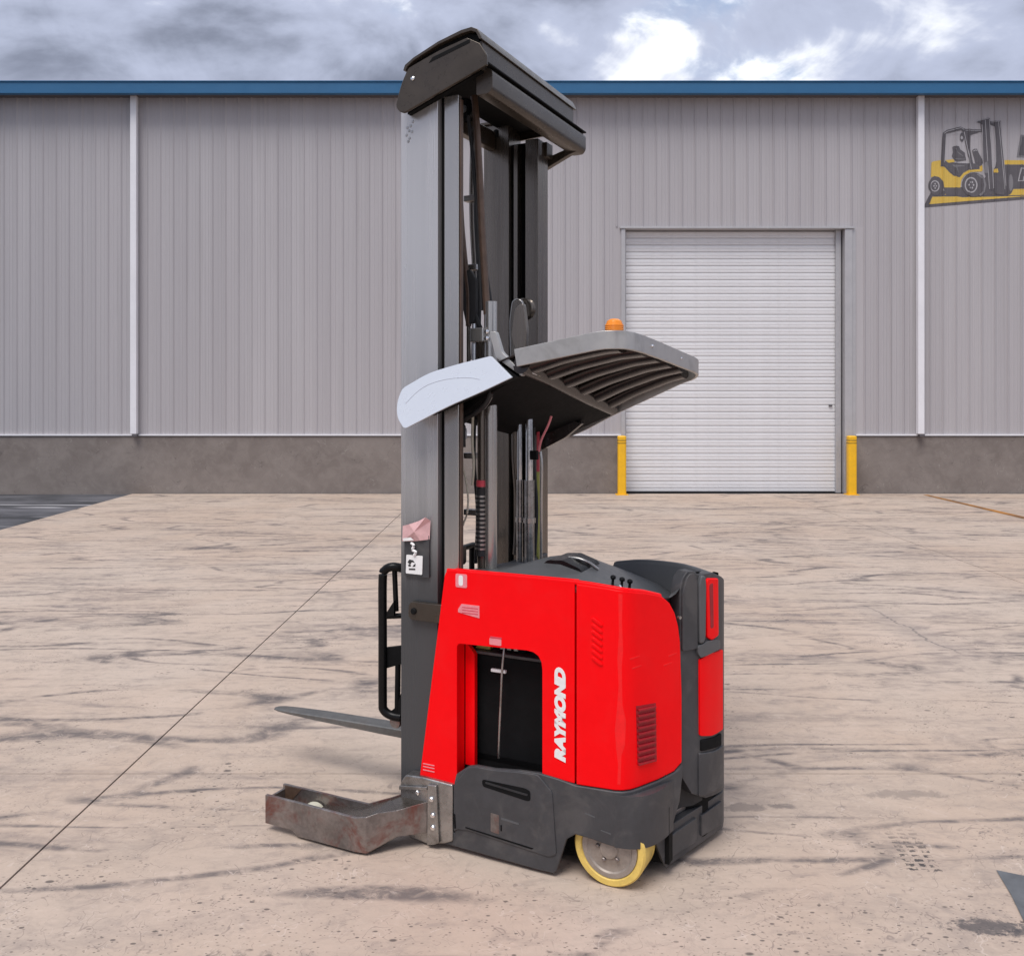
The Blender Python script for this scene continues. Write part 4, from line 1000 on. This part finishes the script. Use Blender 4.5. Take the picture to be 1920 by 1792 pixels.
# --- mast foot casting and straddle legs
mount = side('leg_mount', rounded([(-1.0, .256), (-.972, .300), (-.885, .306), (-.724, .300), (-.724, .050), (-.774, .028), (-.849, .010), (-.945, .018), (-1.0, .06)], [.01, .015, .01, .01, .01, .01, .01, .01, .02]), -.020, .05, 'zinc', P, bevel=.008)
side('mount_flange', rounded([(-.845, .285), (-.800, .288), (-.786, .035), (-.812, .022), (-.848, .014)], .006), -.034, -.0205, 'zinc', mount, bevel=.005)
side('mount_flange', rounded([(-.998, .250), (-.85, .272), (-.85, .256), (-.998, .232)], .004), -.032, -.0205, 'zinc', mount, bevel=.004)
for s, z in ((-.905, .235), (-.822, .225), (-.815, .10), (-.815, .155)): lathe('bolt', [(.012, .0), (.012, -.006), (.008, -.010), (.001, -.010)], (s, -.0205 if s < -.85 else -.034, z), 'chrome', mount, n=10)
def straddle_leg(mirror):
    f = (lambda t: t) if not mirror else (lambda t: 1.06 - t)
    leg_o = [(-.845, -.020), (-.930, -.10), (-1.090, -.222), (-1.612, -.222)]
    leg_i = [(-.985, .02), (-1.03, -.035), (-1.125, -.085), (-1.612, -.085)]
    root = None
    bm = bmesh.new()       # outer cheek: bent plate following the leg, foot clipped at its front
    path = leg_o; lowz = [.02, .016, .010, .034]; topz = [.205, .190, .166, .166]
    extra = [(-1.42, -.222, .012, .166), (-1.455, -.222, .034, .166)]
    st = [(-.845, -.020, .062, .205), (-.955, -.120, .066, .182), (-1.012, -.180, .034, .184), (-1.050, -.213, .012, .172), (-1.104, -.222, .012, .162)] + extra + [(-1.612, -.222, .034, .166)]
    inn = []
    for s, t, l, h in st: inn.append((s + (.0 if s < -1.10 else .008), t + .016, l, h))
    ro = [(bm.verts.new((s, f(t), l)), bm.verts.new((s, f(t), h))) for s, t, l, h in st]
    ri = [(bm.verts.new((s, f(t), l)), bm.verts.new((s, f(t), h))) for s, t, l, h in inn]
    for k in range(len(st) - 1):
        bm.faces.new((ro[k][0], ro[k + 1][0], ro[k + 1][1], ro[k][1])); bm.faces.new((ri[k][0], ri[k][1], ri[k + 1][1], ri[k + 1][0]))
        bm.faces.new((ro[k][1], ro[k + 1][1], ri[k + 1][1], ri[k][1])); bm.faces.new((ro[k][0], ri[k][0], ri[k + 1][0], ro[k + 1][0]))
    for k in (0, -1): bm.faces.new((ro[k][0], ro[k][1], ri[k][1], ri[k][0]))
    root = from_bm('straddle_leg', bm, 'worn_steel', P, bevel=.004, smooth=False)
    bm = bmesh.new()       # inner cheek
    pi = leg_i
    a = [(bm.verts.new((s, f(t), .03)), bm.verts.new((s, f(t), h))) for (s, t), h in zip(pi, (.205, .195, .168, .168))]
    b = [(bm.verts.new((s, f(t - .014), .03)), bm.verts.new((s, f(t - .014), h))) for (s, t), h in zip(pi, (.205, .195, .168, .168))]
    for k in range(len(pi) - 1):
        bm.faces.new((a[k][0], a[k + 1][0], a[k + 1][1], a[k][1])); bm.faces.new((b[k][0], b[k][1], b[k + 1][1], b[k + 1][0]))
        bm.faces.new((a[k][1], a[k + 1][1], b[k + 1][1], b[k][1])); bm.faces.new((a[k][0], b[k][0], b[k + 1][0], a[k + 1][0]))
    for k in (0, -1): bm.faces.new((a[k][0], a[k][1], b[k][1], b[k][0]))
    from_bm('inner_cheek', bm, 'worn_steel', root, smooth=False)
    bm = bmesh.new()       # lid over the bent part and a sunken web along the arm
    lid = [bm.verts.new((s, f(t), z)) for s, t, z in ((-.847, -.015, .202), (-.955, -.112, .179), (-1.012, -.172, .180), (-1.050, -.205, .168), (-1.100, -.212, .158), (-1.12, -.09, .160), (-1.03, -.04, .190), (-.985, .02, .203))]
    bm.faces.new(lid); from_bm('leg_lid', bm, 'mast_dark', root, smooth=False)
    bm = bmesh.new(); v = [bm.verts.new((s, f(t), z)) for s, t, z in ((-1.085, -.21, .158), (-1.36, -.21, .118), (-1.36, -.095, .118), (-1.12, -.095, .158))]; bm.faces.new(v)
    from_bm('leg_web', bm, 'mast_dark', root, smooth=False)
    y0, y1 = sorted((f(-.212), f(-.095)))
    box('toe_plate', -1.612, -1.598, y0, y1, .05, .150, 'worn_steel', root, bevel=.003)
    side('toe_gusset', [(-1.598, .165), (-1.50, .165), (-1.56, .10), (-1.598, .10)], sorted((f(-.10), f(-.085)))[0] - .002, sorted((f(-.10), f(-.085)))[1] - .002, 'brown_hose', root)
    for s in (-1.405, -1.26):
        lathe('load_wheel', [(.012, y0 + .012), (.062, y0 + .012), (.065, y0 + .02), (.065, y1 - .02), (.062, y1 - .012), (.012, y1 - .012)], (s, 0, .066), 'cream', root, n=28)
    return root
straddle_leg(False); straddle_leg(True)

# --- reach carriage, load backrest and fork in front of the mast
def rod(name, a, b, r, mat, parent): return tube(name, [a, b], r, mat, parent, n=10, curve=False)
cg = box('carriage_plate', -1.20, -1.16, .36, .90, .38, .86, 'black', P, bevel=.006)
bk = tube('load_backrest', [(-1.10, .16, 1.195), (-1.14, .13, 1.205), (-1.178, .12, 1.188), (-1.192, .12, 1.14), (-1.192, .12, .86), (-1.192, .12, .57), (-1.186, .12, .52), (-1.15, .13, .495), (-1.10, .14, .49)], .021, 'black_gloss', P, n=12)
rod('backrest_bar', (-1.145, .15, 1.20), (-1.135, .15, .99), .013, 'black_gloss', bk)
rod('backrest_bar', (-1.192, .12, .965), (-1.08, .20, .965), .013, 'black_gloss', bk)
side('backrest_gusset', [(-1.185, .965), (-1.128, 1.045), (-1.128, .975)], .12, .135, 'black_gloss', bk)
side('backrest_gusset', [(-1.192, .71), (-1.06, .76), (-1.06, .84), (-1.10, .83), (-1.192, .81)], .13, .16, 'black', bk)
side('backrest_gusset', [(-1.18, .495), (-1.06, .495), (-1.06, .63), (-1.09, .62), (-1.12, .54)], .13, .16, 'black', bk)
rod('backrest_bar', (-1.118, .14, .74), (-1.122, .14, .50), .014, 'black', bk)
for s0 in (.40, .66, .90): rod('backrest_post', (-1.14, s0, .49), (-1.14, s0, 1.195), .016, 'black_gloss', bk)
rod('backrest_bar', (-1.14, .16, 1.195), (-1.14, .92, 1.195), .016, 'black_gloss', bk)
lathe('carriage_roller', [(.004, 0), (.028, 0), (.030, .004), (.030, .03), (.004, .034)], (-1.13, .13, .465), 'worn_steel', P, n=20)
# tapered fork blade with an upright heel
bm = bmesh.new()
st = [(-1.22, .05, .325, .284), (-1.40, .05, .322, .284), (-1.80, .048, .312, .287), (-2.00, .042, .304, .289), (-2.08, .034, .301, .290), (-2.115, .022, .298, .291), (-2.125, .008, .296, .292)]
rg = []
for s, hw, zt, zb in st: rg.append([bm.verts.new((s, .43 + a, z)) for a, z in ((-hw, zb), (-hw, zt - .004), (-hw + .006, zt), (hw - .006, zt), (hw, zt - .004), (hw, zb))])
for r0, r1 in zip(rg, rg[1:]):
    for j in range(6): bm.faces.new((r0[j], r0[(j + 1) % 6], r1[(j + 1) % 6], r1[j]))
bm.faces.new(rg[0]); bm.faces.new(rg[-1][::-1])
fork = from_bm('fork', bm, 'fork_steel', P)
box('fork_shank', -1.222, -1.18, .375, .485, .286, .80, 'fork_steel', fork, bevel=.006)
